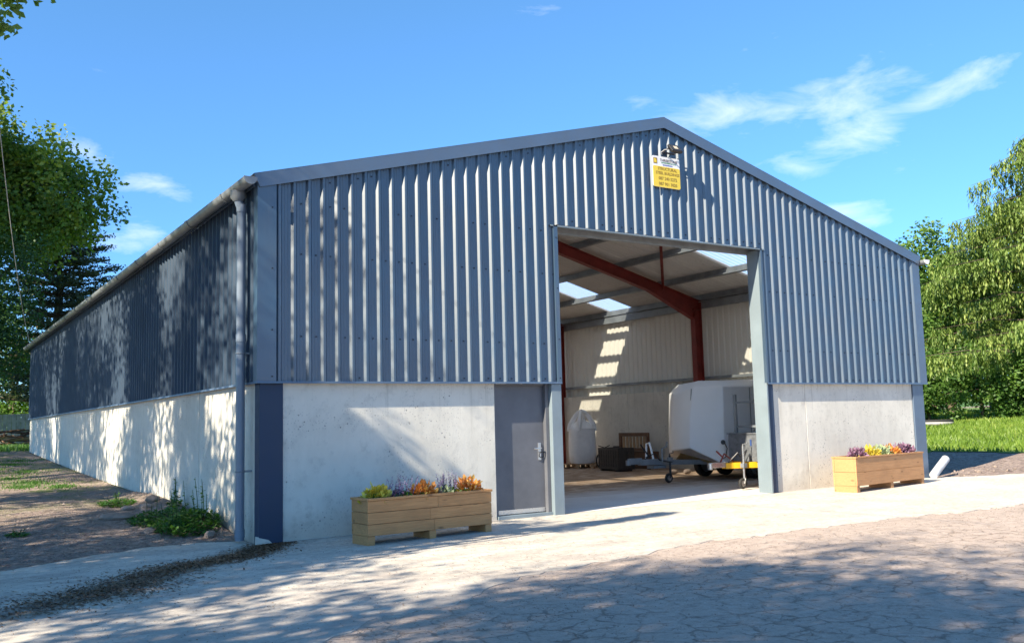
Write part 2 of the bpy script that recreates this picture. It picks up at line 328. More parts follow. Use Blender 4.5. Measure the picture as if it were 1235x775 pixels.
# ------------------------------------------------------------------ mesh helpers
class MB:
    def __init__(s): s.V = []; s.F = []
    def add(s, V, F):
        k = len(s.V); s.V += [tuple(v) for v in V]; s.F += [tuple(i+k for i in f) for f in F]; return s
    def box(s, x0, y0, z0, x1, y1, z1):
        V = [(x, y, z) for x in (x0, x1) for y in (y0, y1) for z in (z0, z1)]
        return s.add(V, [(0,1,3,2), (4,6,7,5), (0,4,5,1), (2,3,7,6), (0,2,6,4), (1,5,7,3)])
    def bar(s, a, b, w, h, up=(0, 0, 1)):           # rectangular bar from a to b
        a, b = Vector(a), Vector(b); d = (b-a).normalized(); u = Vector(up)
        r = d.cross(u)
        if r.length < 1e-4: r = d.cross(Vector((1, 0, 0)))
        r.normalize(); u = r.cross(d)
        V = []
        for p in (a, b):
            for i, j in ((-1,-1), (1,-1), (1,1), (-1,1)): V.append(p + r*i*w/2 + u*j*h/2)
        return s.add(V, [(3,2,1,0), (4,5,6,7), (0,1,5,4), (1,2,6,5), (2,3,7,6), (3,0,4,7)])
    def tube(s, pts, r, n=8, cap=True):
        pts = [Vector(p) for p in pts]; rs = r if isinstance(r, (list, tuple)) else [r]*len(pts); k = len(s.V); prev = None
        for i, p in enumerate(pts):
            d = (pts[min(i+1, len(pts)-1)] - pts[max(i-1, 0)]).normalized()
            u = prev - d*prev.dot(d) if prev is not None else Vector((0, 0, 1)).cross(d)
            if u.length < 1e-3: u = Vector((1, 0, 0)).cross(d)
            u.normalize(); prev = u; v = d.cross(u)
            for j in range(n):
                a = 2*pi*j/n; s.V.append(tuple(p + (u*cos(a) + v*sin(a))*rs[i]))
        for i in range(len(pts)-1):
            for j in range(n):
                j2 = (j+1) % n; s.F.append((k+i*n+j, k+i*n+j2, k+(i+1)*n+j2, k+(i+1)*n+j))
        if cap:
            s.F.append(tuple(k+j for j in reversed(range(n)))); s.F.append(tuple(k+(len(pts)-1)*n+j for j in range(n)))
        return s
    def prism(s, poly, vec):                          # polygon (3D) extruded by vec
        n = len(poly); v = Vector(vec); V = [Vector(p) for p in poly]; V += [p+v for p in V]
        F = [tuple(reversed(range(n))), tuple(range(n, 2*n))] + [(i, (i+1) % n, n+(i+1) % n, n+i) for i in range(n)]
        return s.add(V, F)
    def torus(s, c, axis, R, r, n=24, m=8):
        c = Vector(c); a = Vector(axis).normalized(); u = a.orthogonal().normalized(); v = a.cross(u); k = len(s.V)
        for i in range(n):
            t = 2*pi*i/n; d = u*cos(t)+v*sin(t)
            for j in range(m):
                q = 2*pi*j/m; s.V.append(tuple(c + d*(R+r*cos(q)) + a*r*sin(q)))
        for i in range(n):
            for j in range(m): s.F.append((k+i*m+j, k+((i+1) % n)*m+j, k+((i+1) % n)*m+(j+1) % m, k+i*m+(j+1) % m))
        return s
    def lathe(s, c, prof, n=24):
        k = len(s.V); c = Vector(c)
        for r, z in prof:
            for j in range(n): s.V.append(tuple(c + Vector((r*cos(2*pi*j/n), r*sin(2*pi*j/n), z))))
        for i in range(len(prof)-1):
            for j in range(n): s.F.append((k+i*n+j, k+i*n+(j+1) % n, k+(i+1)*n+(j+1) % n, k+(i+1)*n+j))
        return s
    def disc(s, c, axis, r, t, n=20):
        c = Vector(c); a = Vector(axis).normalized(); return s.tube([c-a*t/2, c+a*t/2], r, n)
    def mesh(s, name):
        me = bpy.data.meshes.new(name); me.from_pydata(s.V, [], s.F); me.update(); return me
    def build(s, name, m, parent=None, smooth=False, bevel=0., loc=None, fix=True):
        me = s.mesh(name); me.materials.append(m)
        if fix:
            bm = bmesh.new(); bm.from_mesh(me); bmesh.ops.recalc_face_normals(bm, faces=bm.faces); bm.to_mesh(me); bm.free()
        if smooth:
            me.shade_smooth(); me.set_sharp_from_angle(angle=radians(40))
        o = bpy.data.objects.new(name, me); C.objects.link(o)
        if parent is not None: o.parent = parent
        if loc: o.location = loc
        if bevel:
            md = o.modifiers.new('bevel', 'BEVEL'); md.width = bevel; md.segments = 2; md.limit_method = 'ANGLE'
        return o
def tag(o, label=None, cat=None, group=None, kind=None):
    if label: o['label'] = label
    if cat: o['category'] = cat
    if group: o['group'] = group
    if kind: o['kind'] = kind
    return o
def thing(name, label, cat, loc=(0, 0, 0), rz=0, group=None):
    o = bpy.data.objects.new(name, None); C.objects.link(o); o.location = loc; o.rotation_euler = (0, 0, rz); o.empty_display_size = .2
    return tag(o, label, cat, group)
def raw(name, V, F, m, parent=None, tone=None, smooth=False):
    """V (n,3) array, F (k,3|4) array -> one mesh object"""
    me = bpy.data.meshes.new(name); V = np.asarray(V, np.float32); F = np.asarray(F, np.int32)
    me.vertices.add(len(V)); me.vertices.foreach_set('co', V.ravel()); k = F.shape[1]
    me.loops.add(F.size); me.loops.foreach_set('vertex_index', F.ravel()); me.polygons.add(len(F))
    me.polygons.foreach_set('loop_start', np.arange(0, F.size, k, dtype=np.int32))
    try: me.polygons.foreach_set('loop_total', np.full(len(F), k, np.int32))
    except Exception: pass
    me.update(calc_edges=True); me.materials.append(m)
    if tone is not None:
        a = me.attributes.new('tone', 'FLOAT', 'POINT'); a.data.foreach_set('value', np.asarray(tone, np.float32))
    if smooth: me.shade_smooth()
    o = bpy.data.objects.new(name, me); C.objects.link(o)
    if parent is not None: o.parent = parent
    return o

# ------------------------------------------------------------------ terrain
RY = [(-100, 0), (.4, 0), (1, .03), (3, .16), (5, .25), (8, .33), (12.7, .44), (20, .66), (26, .86), (32, 1.0), (45, 1.2), (80, 1.6), (600, 4)]
def sst(a, b, x): t = np.clip((x-a)/(b-a), 0, 1); return t*t*(3-2*t)
def hgt(x, y):
    x = np.asarray(x, float); y = np.asarray(y, float)
    base = -.012 + .006*np.clip(x, -6, 14.1)
    ry = np.interp(y, [a for a, b in RY], [b for a, b in RY])
    wl = np.where(y < 26.6, 1-sst(-.03, .13, x), 1-sst(2, 14, x))
    right = .048*np.clip(x-14.3, 0, 26)*sst(-9, 3, y) + .02*np.clip(x-40, 0, 300)
    n = .012*np.sin(x*2.1+y*1.3)*np.sin(y*1.7-x*.6) + .02*np.sin(x*.7+1)*np.sin(y*.53)
    rough = np.maximum((1-sst(-.4, -.03, x))*sst(1, 3, y), sst(14.3, 17, x))
    berm = .10*np.exp(-((x+.15)/.28)**2)*sst(.8, 1.6, y)*(1-sst(5.5, 8, y))*(x < .1)
    return base + ry*wl + right + n*rough + berm
def H(x, y): return float(hgt(x, y))
def gridlines(a, b, fine, core):
    L = list(np.arange(core[0], core[1]+1e-6, fine)); v = core[1]; st = fine
    while v < b: st *= 1.25; v += st; L.append(min(v, b))
    v = core[0]; st = fine
    while v > a: st *= 1.25; v -= st; L.insert(0, max(v, a))
    return np.array(L)
xs = np.unique(np.concatenate([gridlines(-500, 600, .35, (-7, 24)), [-.03, .13, -.15, -.3, 14.1, 14.3]]))
ys = gridlines(-300, 600, .4, (-10, 30))
X, Y = np.meshgrid(xs, ys); Z = hgt(X, Y)
nx, ny = len(xs), len(ys); idx = np.arange(nx*ny).reshape(ny, nx)
Fq = np.stack([idx[:-1, :-1], idx[:-1, 1:], idx[1:, 1:], idx[1:, :-1]], -1).reshape(-1, 4)
g = raw('ground', np.stack([X, Y, Z], -1).reshape(-1, 3), Fq, MATS['earth'], smooth=True); tag(g, kind='structure')

def jag(pts, step=.25, amp=.08, seed=1, skip=()):
    rnd = random.Random(seed); out = []
    for i, a in enumerate(pts):
        b = pts[(i+1) % len(pts)]; L = math.dist(a, b); n = max(1, int(L/step)); w = 0
        for k in range(n):
            t = k/n; w = .6*w + rnd.uniform(-amp, amp); q = 0 if (i in skip or k == 0) else w
            nxn, nyn = -(b[1]-a[1])/L, (b[0]-a[0])/L
            out.append((a[0]+(b[0]-a[0])*t+nxn*q, a[1]+(b[1]-a[1])*t+nyn*q))
    return out
def sheet(name, pts, off, m, thick=.0, kind='structure'):
    bm = bmesh.new(); vs = [bm.verts.new((x, y, H(x, y)+off)) for x, y in pts]; n = len(vs)
    es = [bm.edges.new((vs[i], vs[(i+1) % n])) for i in range(n)]
    bmesh.ops.triangle_fill(bm, use_beauty=True, edges=es, normal=(0, 0, 1))
    if thick:
        lo = [bm.verts.new((v.co.x, v.co.y, v.co.z-thick)) for v in vs]
        for i in range(n): bm.faces.new((vs[i], lo[i], lo[(i+1) % n], vs[(i+1) % n]))
    bmesh.ops.recalc_face_normals(bm, faces=bm.faces)
    top = [f for f in bm.faces if abs(f.normal.z) > .5]
    if top and sum(f.normal.z for f in top) < 0: bmesh.ops.reverse_faces(bm, faces=bm.faces)
    me = bpy.data.meshes.new(name); bm.to_mesh(me); bm.free(); me.materials.append(m)
    o = bpy.data.objects.new(name, me); C.objects.link(o); tag(o, kind=kind); return o
asph = jag([(-9, -40), (26, -40), (26, -5.5), (20, -4.2), (14, -3.2), (8, -3.0), (2, -3.0), (-1.2, -3.6), (-2.2, -5.2), (-3.2, -7), (-9, -8)], .4, .1, 3)
sheet('cracked_asphalt_yard', asph, .006, MATS['asphalt'])
apr = jag([(.2, .06), (-.02, .02), (-.02, .5), (-.5, .70), (-1.05, .70), (-1.94, .46), (-2.84, -.05), (-4.5, -.9), (-9, -3.0), (-9, -9), (-3.4, -7.1), (-2.0, -6.1), (-.9, -5.2), (.2, -4.9), (1.1, -4.25),
      (2.2, -4.05), (3.4, -3.85), (4.5, -3.8), (6.0, -3.85), (7.6, -3.9), (8.7, -4.1), (10.3, -4.1), (12.5, -4.3), (15.5, -4.4), (17, -3.2), (16.4, -1.6), (14.9, -.7), (14.2, -.1), (14.0, .06)], 0.11, .06, 8, skip=(0, 1, 28))
sheet('concrete_apron', apr, .012, MATS['apron'], .05)

# ------------------------------------------------------------------ the barn
W = 14.12; EZ = 4.64; AZ = 6.515; L = 26.5; SLP = (AZ-EZ)/(W/2); WT = 2.03; PER = .2045
barn = thing('barn', 'large slate blue metal clad barn on pale concrete walls with open doorway', 'barn')
def rz(x): return EZ + min(x, W-x)*SLP
def B(name, mb, m, **k): return mb.build(name, m, barn, **k)
# barn floor slab
V = [(x, y) for y in (.02, 8, 16, 26.4) for x in (.1, 5, 9.5, 14.0)]
fl = raw('barn_floor', [(x, y, H(min(x, 14), -1)+.016) for x, y in V], [(r*4+c, r*4+c+1, r*4+c+5, r*4+c+4) for r in range(3) for c in range(3)], MATS['floor'], barn)

# concrete wall panels -------------------------------------------------
YF = .05                                             # outer face of the front concrete
def wallbox(x0, y0, x1, y1, z0=-.4, z1=WT): B('concrete_panel', MB().box(x0, y0, z0, x1, y1, z1), M_WALL, bevel=.008)
wallbox(.32, YF, 3.545, YF+.2)
wallbox(9.52, YF, 10.42, YF+.2); wallbox(10.428, YF, 13.74, YF+.2)
yy = .02
for j, y1 in enumerate((.22, 3.0, 6.15, 9.3, 12.45, 15.6, 18.75, 21.9, 26.46)):
    wallbox(.02, yy, .2, y1-.03); yy = y1
yy = .3
for y1 in (3.2, 6.2, 9.35, 12.5, 15.6, 18.75, 21.9, 26.46):
    wallbox(13.9, yy, 14.08, y1-.01, z1=2.2); yy = y1
for k in range(4): wallbox(.22+k*3.41, 26.3, .22+k*3.41+3.4, 26.48)
# horizontal form offset band at the top of the front walls and thin joint strips
# corner columns in dark blue
B('corner_column', MB().box(.005, .012, -.25, .315, .2, WT-.004), M_COL, bevel=.004)
B('corner_column', MB().box(13.745, .02, -.2, 14.10, .29, WT-.004), M_TRIM, bevel=.004)

# ribbed profile --------------------------------------------------------
def ribpts(a, b, phase):
    """(coordinate, depth) points of the box profile between a and b"""
    pat = [(-.016, 0), (.008, .030), (.013, .034), (.042, .034), (.047, .030), (.072, 0), (.098, 0), (.102, .003), (.108, .003), (.112, 0), (.140, 0), (.144, .003), (.150, .003), (.154, 0)]
    k0 = int(floor((a-phase)/PER))-1; P = []
    for k in range(k0, k0+int((b-a)/PER)+4):
        for u, d in pat: P.append((phase+k*PER+u, d))
    def dep(t):
        for (u0, d0), (u1, d1) in zip(P, P[1:]):
            if u0 <= t <= u1: return d0+(d1-d0)*(t-u0)/(u1-u0+1e-9)
        return 0
    return [(a, dep(a))] + [q for q in P if a < q[0] < b] + [(b, dep(b))]
SPH = .428
def front_sheet(a, b, zb, zt, y0=0., back=False):
    m = MB(); pts = ribpts(a, b, SPH)
    top = [zt(x)[0] if isinstance(zt(x), tuple) else zt(x) for x, d in pts]
    V = []; nz = 2
    for i, (x, d) in enumerate(pts):
        y = y0-d if not back else y0+d
        wob = .0015*sin(x*9)
        V += [(x, y+wob, zb), (x, y-wob, (zb+top[i])/2), (x, y, top[i])]
    F = []
    for i in range(len(pts)-1):
        for k in range(2):
            q = (3*i+k, 3*i+3+k, 3*i+4+k, 3*i+1+k); F.append(q if not back else q[::-1])
    m.add(V, F); return m
edges = [.19]+[SPH-.03+PER*5*k for k in range(1, 14)]+[13.98]
edges = sorted(set(edges+[4.722, 9.318, W/2]))
edges2 = [edges[0]]
for e in edges[1:]:
    if e-edges2[-1] > .12 or e in (4.722, 9.318, W/2): edges2.append(e)
for a, b in zip(edges2, edges2[1:]):
    zb = 4.515 if a >= 4.72 and b <= 9.32 else WT+.012
    B('cladding_sheet', front_sheet(a, b, zb, lambda x: rz(x)-.03), M_CLAD, fix=False)
for k in range(14):
    B('cladding_sheet', front_sheet(.02+k*1.006, .02+(k+1)*1.006, WT, lambda x: rz(x)-.03, 26.5, True), M_CLAD, fix=False)
def side_sheet(a, b, x0, sgn, zb, zt):
    V = []; F = []; pts = ribpts(a, b, .25)
    for y, d in pts: V += [(x0+sgn*d, y, zb), (x0+sgn*d, y, zt)]
    for i in range(len(pts)-1):
        q = (2*i, 2*i+1, 2*i+3, 2*i+2); F.append(q if sgn < 0 else q[::-1])
    # outward normal: sgn direction
    m = MB().add(V, F); return m
ss = [.06]+[.25-.03+PER*5*k for k in range(1, 26)]+[26.48]
sm = []
for k in range(len(ss)-1):
    if k < 1 or k > len(ss)-3:
        pass
    for x0, sg in ((0., -1), (W, 1)):
        o = B('cladding_sheet', side_sheet(ss[k], ss[k+1], x0, sg, (WT if sg < 0 else 2.12)+.012, EZ-.03), M_SIDE, fix=False)
        me = o.data
        if me.polygons[len(me.polygons)//2].normal.x*sg < 0: me.flip_normals()
# flashings ---------------------------------------------------------------
def lprof(name, pts, vec, m=M_TRIM, t=.0015):
    B(name, MB().prism(pts, vec), m)
# corner flashings (L shape, plain folded steel)
B('corner_flashing', MB().prism([(-.046, -.046, WT+.012), (.205, -.046, WT+.012), (.205, -.036, WT+.012), (-.036, -.036, WT+.012), (-.036, .12, WT+.012), (-.046, .12, WT+.012)], (0, 0, EZ-.03-WT)), M_CLAD)
B('corner_flashing', MB().prism([(13.93, -.046, WT+.012), (W+.046, -.046, WT+.012), (W+.046, .16, WT+.012), (W+.036, .16, WT+.012), (W+.036, -.036, WT+.012), (13.93, -.036, WT+.012)], (0, 0, EZ-.03-WT)), M_TRIM)
# drip flashings
for a, b in ((-.05, 4.72), (9.32, W+.05)):
    B('drip_flashing', MB().prism([(a, .04, WT+.016), (a, -.052, WT+.010), (a, -.056, WT-.018), (a, -.052, WT-.018), (a, -.048, WT+.004), (a, .04, WT+.010)], (b-a, 0, 0)), M_TRIM)
B('drip_flashing', MB().prism([(.03, -.05, WT+.016), (-.052, -.05, WT+.010), (-.058, -.05, WT-.02), (-.054, -.05, WT-.02), (-.048, -.05, WT+.004), (.03, -.05, WT+.010)], (0, 26.55, 0)), M_TRIM)
B('header_flashing', MB().prism([(4.60, .12, 4.512), (4.60, -.046, 4.500), (4.60, -.046, 4.478), (4.60, -.042, 4.478), (4.60, -.040, 4.494), (4.60, .12, 4.506)], (4.84, 0, 0)), M_POST)
# barge flashings on both slopes
for s in (0, 1):
    fx = (lambda x: x) if not s else (lambda x: W-x)
    x0, x1 = -.10, W/2
    def zr(x): return EZ + x*SLP
    P = []
    A = [(fx(x0), -.068, zr(x0)+.10), (fx(x1), -.068, zr(x1)+.10), (fx(x1), -.068, zr(x1)-.085), (fx(x0+.08), -.068, zr(x0+.08)-.085)]
    B('barge_flashing', MB().prism(A, (0, .012, 0)), M_TRIM)
    A = [(fx(x0), -.0685, zr(x0)+.102), (fx(x1), -.0685, zr(x1)+.102), (fx(x1), .20, zr(x1)+.102), (fx(x0), .20, zr(x0)+.102)]
    B('barge_capping', MB().prism(A, (0, 0, .008)), M_TRIM)
# opening edge flashings
B('jamb_flashing', MB().box(4.652, -.046, WT+.012, 4.724, .05, 4.50), M_CLAD)
B('jamb_flashing', MB().box(9.318, -.046, WT+.012, 9.36, .02, 4.50), M_CLAD)
# jamb posts
B('jamb_post', MB().box(4.535, -.02, -.1, 4.722, .24, WT-.02), M_POST, bevel=.006)
B('jamb_post', MB().box(4.64, .055, WT-.015, 4.722, .24, 4.5), M_POST, bevel=.006)
B('jamb_post', MB().box(9.322, -.015, -.1, 9.36, .30, 4.49), M_POST, bevel=.004)
B('jamb_post', MB().box(9.36, .01, -.1, 9.515, .28, WT-.02), M_COL, bevel=.004)
B('door_track', MB().box(4.6, .26, 4.44, 9.6, .34, 4.56), M_GALV)
B('header_beam', MB().box(.4, .10, 4.58, 13.7, .24, 4.74), M_GALV)
# personnel door
dr = B('door', MB().box(3.60, .135, .085, 4.47, .18, WT-.045), M_DOOR, bevel=.004)
MB().box(4.355, .118, .86, 4.405, .135, 1.12).build('handle_plate', M_STEEL, dr, bevel=.003)
MB().tube([(4.38, .12, 1.04), (4.38, .075, 1.04), (4.36, .065, 1.04), (4.25, .065, 1.035)], .011, 8).build('door_handle', M_STEEL, dr, smooth=True)
MB().torus((4.405, .105, .94), (0, 1, .3), .045, .006, 16, 6).build('padlock_ring', M_BLACK, dr, smooth=True)
B('door_frame', MB().box(3.547, .09, -.1, 3.60, .2, WT-.01).box(4.47, .06, -.1, 4.533, .2, WT-.01).box(3.60, .09, WT-.045, 4.47, .2, WT-.012), M_DOOR, bevel=.003)
for z in (.35, 1.05, 1.72): MB().tube([(3.603, .128, z), (3.603, .128, z+.11)], .011, 8).build('hinge', M_STEEL, dr, smooth=True)
B('door_threshold', MB().box(3.56, .03, -.05, 4.535, .2, .075), M_POST, bevel=.004)
B('door_kick_strip', MB().box(3.61, .128, .088, 4.46, .1345, .15), M_STEEL)

# roof ---------------------------------------------------------------------
def roof_sheet(y0, y1, right, m, name, up=0.):
    P = .146; n = max(1, round((y1-y0)/P)); V = []; F = []; q = 8
    for i in range(n*q+1):
        y = y0+(y1-y0)*i/(n*q); d = .026*cos(2*pi*i/q)+.05+up
        for x in (-.13, W/4, W/2-.005):
            z = EZ+x*SLP+d; V.append(((W-x) if right else x, y, z))
    for i in range(n*q):
        for k in range(2):
            f = (3*i+k, 3*i+k+1, 3*i+k+4, 3*i+k+3); F.append(f if not right else f[::-1])
    o = B(name, MB().add(V, F), m, fix=False)
    me = o.data; me.update()
    if sum(p.normal.z for p in me.polygons) < 0: me.flip_normals()
    me.shade_smooth(); return o
SKY = [(3.02, 4.04), (9.15, 10.17), (13.3, 14.32), (15.3, 16.32), (17.4, 18.42), (19.6, 20.62), (21.8, 22.82), (24.0, 25.02)]  # several rear strips, out of view, are added to brighten the interior
cuts = [-.05]
segs = []
y = -.05
for a, b in SKY+[(26.55, None)]:
    n = max(1, round((a-y)/1.0)); 
    for k in range(n): segs.append((y+(a-y)*k/n, y+(a-y)*(k+1)/n, False))
    if b: segs.append((a, b, True)); y = b
for a, b, s in segs:
    for r in (False, True): roof_sheet(a, b, r, M_GLASS if s else M_ROOF, 'rooflight' if s else 'roof_sheet')
rid = MB()
rid.prism([(W/2-.22, -.06, AZ+.055-.22*SLP), (W/2, -.06, AZ+.075), (W/2+.22, -.06, AZ+.055-.22*SLP), (W/2+.22, -.06, AZ+.065-.22*SLP), (W/2, -.06, AZ+.09), (W/2-.22, -.06, AZ+.065-.22*SLP)], (0, 26.6, 0))
B('ridge_cap', rid, M_TRIM)
# purlins: zed section
for x in (.16, 1.37, 2.82, 4.22, 5.62, 6.82):
    for r in (0, 1):
        X0 = W-x if r else x; z = EZ+x*SLP; s = 1 if not r else -1
        m = MB(); dz = .17
        def px(u): return X0+s*u
        prof = [(-.06, 0), (.005, 0), (.005, -dz+.008), (.06, -dz+.008), (.06, -dz+.03), (.066, -dz+.03), (.066, -dz), (-.003, -dz), (-.003, -.008), (-.054, -.008), (-.054, -.03), (-.06, -.03)]
        m.prism([(px(u), .08, z+.024+v+u*SLP) for u, v in prof], (0, 26.3, 0)); B('purlin', m, M_GALV)
# frames
def ibeam(pts_out, pts_in, y, wd=.165):
    """web between outer and inner outline (lists of (x,z)), flanges of width wd"""
    m = MB()
    for k in range(len(pts_out)-1):
        a, b, c, d = pts_out[k], pts_out[k+1], pts_in[k+1], pts_in[k]
        m.prism([(a[0], y-.005, a[1]), (b[0], y-.005, b[1]), (c[0], y-.005, c[1]), (d[0], y-.005, d[1])], (0, .01, 0))
        for (p, q) in ((a, b), (d, c)): m.bar((p[0], y, p[1]), (q[0], y, q[1]), wd, .014, up=(0.0001, 0, 1) if abs(p[0]-q[0]) > .05 else (1, 0, 0))
    return m
for y in (.36, 6.28, 12.5, 18.75, 26.0):
    for r in (0, 1):
        f = (lambda x: W-x) if r else (lambda x: x)
        B('steel_column', ibeam([(f(.2), -.02), (f(.2), 4.50)], [(f(.44), -.02), (f(.44), 4.20)], y), M_RED)
        zo = lambda x: EZ+x*SLP-.16
        B('steel_rafter', ibeam([(f(.2), zo(.2)), (f(2.0), zo(2.0)), (f(W/2-.002), zo(W/2))], [(f(.44), 4.05), (f(2.0), zo(2.)-.27), (f(W/2-.002), zo(W/2)-.27)], y), M_RED)
        B('haunch_bracket', MB().box(min(f(.19), f(.45)), y-.09, 4.30, max(f(.19), f(.45)), y+.09, 4.32), M_RED)
# roof wind braces
for r in (0, 1):
    f = (lambda x: W-x) if r else (lambda x: x)
    a = (f(6.95), .3, EZ+6.95*SLP-.20); b = (f(1.45), 6.28, EZ+1.45*SLP-.20)
    B('wind_brace', MB().bar(a, b, .07, .008).bar((a[0], a[1], a[2]-.035), (b[0], b[1], b[2]-.035), .008, .07), M_RED)
# sheeting rails
for z in (2.48, 3.55):
    if z < 3: B('sheeting_rail', MB().box(13.93, .3, z-.035, 14.075, 26.3, z+.035), M_GALV)
    B('sheeting_rail', MB().box(.045, .3, z-.035, .19, 26.3, z+.035), M_GALV)
B('eaves_beam', MB().box(13.93, .3, 4.34, 14.06, 26.3, 4.52), M_GALV)
B('eaves_beam', MB().box(.06, .3, 4.34, .19, 26.3, 4.52), M_GALV)
# gable posts inside
for x in (4.45, 9.75): B('gable_post', ibeam([(x-.06, -.02), (x-.06, rz(x)-.3)], [(x+.06, -.02), (x+.06, rz(x)-.3)], .5, .12), M_RED)
# gutters
def gutter(xc, sgn):
    n = 10; V = []; F = []; y0, y1 = -.16, 26.6; k = 0
    for y in (y0, y1):
        for i in range(n+1):
            a = pi*i/n
            V.append((xc+.085*cos(a), y, EZ+.0-.095*sin(a)))
        for i in range(n, -1, -1):
            a = pi*i/n; V.append((xc+.079*cos(a), y, EZ-.089*sin(a)))
    m = 2*(n+1)
    for i in range(m): F.append((i, (i+1) % m, m+(i+1) % m, m+i))
    mb = MB().add(V, F)
    o = B('gutter', mb, M_GUT, smooth=True)
    cap = MB().prism([(xc+.09*cos(pi*i/n), y0-.012, EZ+.004-.10*sin(pi*i/n)) for i in range(n+1)], (0, .012, 0)); cap.build('gutter_end_cap', M_GUT if sgn < 0 else M_SIGNW, o)
    for yb in np.arange(.9, 26.4, 1.9):
        br = MB()
        pts = [(xc+.093*cos(pi*i/n), yb, EZ-.103*sin(pi*i/n)) for i in range(n+1)]
        for p, q in zip(pts, pts[1:]): br.bar(p, q, .045 if int(yb*10) % 2 else .12, .008, up=(Vector(p)-Vector((xc, yb, EZ))))
        br.build('gutter_bracket', M_GUT, o)
    return o
gutter(-.175, -1); gutter(W+.165, 1)
# roof-edge tie: closure under the eaves
B('eaves_closure', MB().box(-.075, .06, EZ-.06, -.04, 26.45, EZ+.02), M_TRIM)
# left downpipe: large pipe with shoe, socket collars
PX, PY = -.13, .37
dp = B('downpipe', MB().tube([(-.175, .37, EZ-.09), (-.17, .37, EZ-.2), (PX, PY, EZ-.32), (PX, PY, 2.4), (PX, PY, .03)], .057, 20), M_PIPE, smooth=True)
for z in (EZ-.30, 2.62, .12): MB().tube([(PX, PY, z-.05), (PX, PY, z+.05)], .064, 20).build('pipe_collar', M_PIPE, dp, smooth=True)
for z in (2.42, .9): MB().box(PX, PY-.02, z-.012, .03, PY+.02, z+.012).torus((PX, PY, z), (0, 0, 1), .062, .006, 18, 6).build('pipe_bracket', M_GALV, dp)
MB().lathe((-.175, .37, EZ-.16), [(.10, .09), (.10, .0), (.06, -.05)], 18).build('gutter_outlet', M_GUT, dp, smooth=True)
# right downpipe with white shoe lying out from the corner
MX = W+.15
dp2 = B('downpipe', MB().tube([(MX, .5, EZ-.09), (MX, .45, EZ-.3), (MX, .45, .65), (MX-.02, .40, .5)], .055, 16), M_SIGNW, smooth=True)
MB().tube([(13.96, -.16, .14), (14.28, -.12, .31), (14.56, -.08, .45)], .082, 18).build('pipe_shoe', mat('pale_grey_pipe', (.55, .56, .58), .4), dp2, smooth=True)
# screws: front cladding rows, one joined part
scr = MB(); rnd = random.Random(7)
def screw(x, z, y=-.006): scr.tube([(x, y+.004, z), (x, y-.006, z)], .011, 6)
def rowz(zf, p=.62):
    k = 0
    x = SPH+.125
    while x < 13.9:
        if rnd.random() < p:
            z = zf(x)
            if not (4.7 < x < 9.35 and z < 4.52): screw(x, z)
        x += PER
rowz(lambda x: 2.63); rowz(lambda x: 2.09, .4); rowz(lambda x: 3.72, .55); rowz(lambda x: 4.60 if 4.7 < x < 9.35 else 4.4, .7); rowz(lambda x: rz(x)-.16, .5)
for zz in (2.1, 2.7, 3.5, 4.3): screw(.15, zz, -.048); screw(4.69, zz, -.048)
o = B('screws', scr, M_DARK); tag(o, kind='stuff')
# small chipped render at the column foot, bolts on corner column
B('mortar_fillet', MB().prism([(-.06, -.06, -.03), (.2, -.05, -.03), (.12, .02, .06), (-.03, .02, .1)], (0, .03, 0)), M_WALL)

# ------------------------------------------------------------------ sign and floodlight on the gable
sg = thing('sign_board', 'white and yellow builder\'s sign board below the floodlight near the gable apex', 'sign', (7.07, -.05, 5.64))
def rbox(x0, z0, x1, z1, y0, y1, r=.035):
    P = []
    for cx, cz, a0 in ((x1-r, z1-r, 0), (x0+r, z1-r, 90), (x0+r, z0+r, 180), (x1-r, z0+r, 270)):
        for k in range(5): a = radians(a0+22.5*k); P.append((cx+r*cos(a), y0, cz+r*sin(a)))
    return MB().prism(P, (0, y1-y0, 0))
rbox(-.31, -.27, .31, .27, -.012, -.002).build('sign_plate', M_SIGNW, sg)
rbox(-.308, -.268, .308, .095, -.0155, -.0125, .03).build('yellow_panel', M_SIGNY, sg)
def text(s, x, z, size, m, parent, name='lettering', y=-.0165, align='CENTER', width=None):
    cu = bpy.data.curves.new('t', 'FONT'); cu.body = s; cu.size = size; cu.align_x = align; cu.extrude = .0004; cu.resolution_u = 2; cu.offset = .0016
    ob = bpy.data.objects.new('t', cu); C.objects.link(ob)
    me = bpy.data.meshes.new_from_object(ob, depsgraph=bpy.context.evaluated_depsgraph_get()); bpy.data.objects.remove(ob)
    co = np.zeros(len(me.vertices)*3); me.vertices.foreach_get('co', co); co = co.reshape(-1, 3)
    k = 1
    if width: k = width/(co[:, 0].max()-co[:, 0].min()); co[:, 0] *= k
    out = np.stack([co[:, 0]+x, -co[:, 2]+y, co[:, 1]+z], -1)
    me.vertices.foreach_set('co', out.ravel()); me.materials.clear(); me.materials.append(m); me.update(); me.name = name
    o = bpy.data.objects.new(name, me); C.objects.link(o); o.parent = parent; return o
text('THREESTONE', .06, .185, .062, M_INK, sg, width=.40, y=-.0135)
text('ENGINEERING LTD', .06, .155, .026, mat('sign_green', (.12, .3, .16), .6), sg, width=.34, y=-.0135)
text('DUNGARVAN', .03, .115, .03, mat('sign_blue', (.12, .14, .42), .6), sg, width=.22, y=-.0135)
text('STRUCTURAL', .02, .03, .07, M_INKY, sg, width=.44)
text('STEEL BUILDINGS', .02, -.045, .068, M_INKY, sg, width=.54)
text('087 240 5272', .02, -.14, .078, M_INKY, sg, width=.42)
text('087 901 3020', .02, -.235, .078, M_INKY, sg, width=.42)
MB().box(-.29, -.0142, .135, -.205, -.0125, .235).build('logo_square', M_INKY, sg)
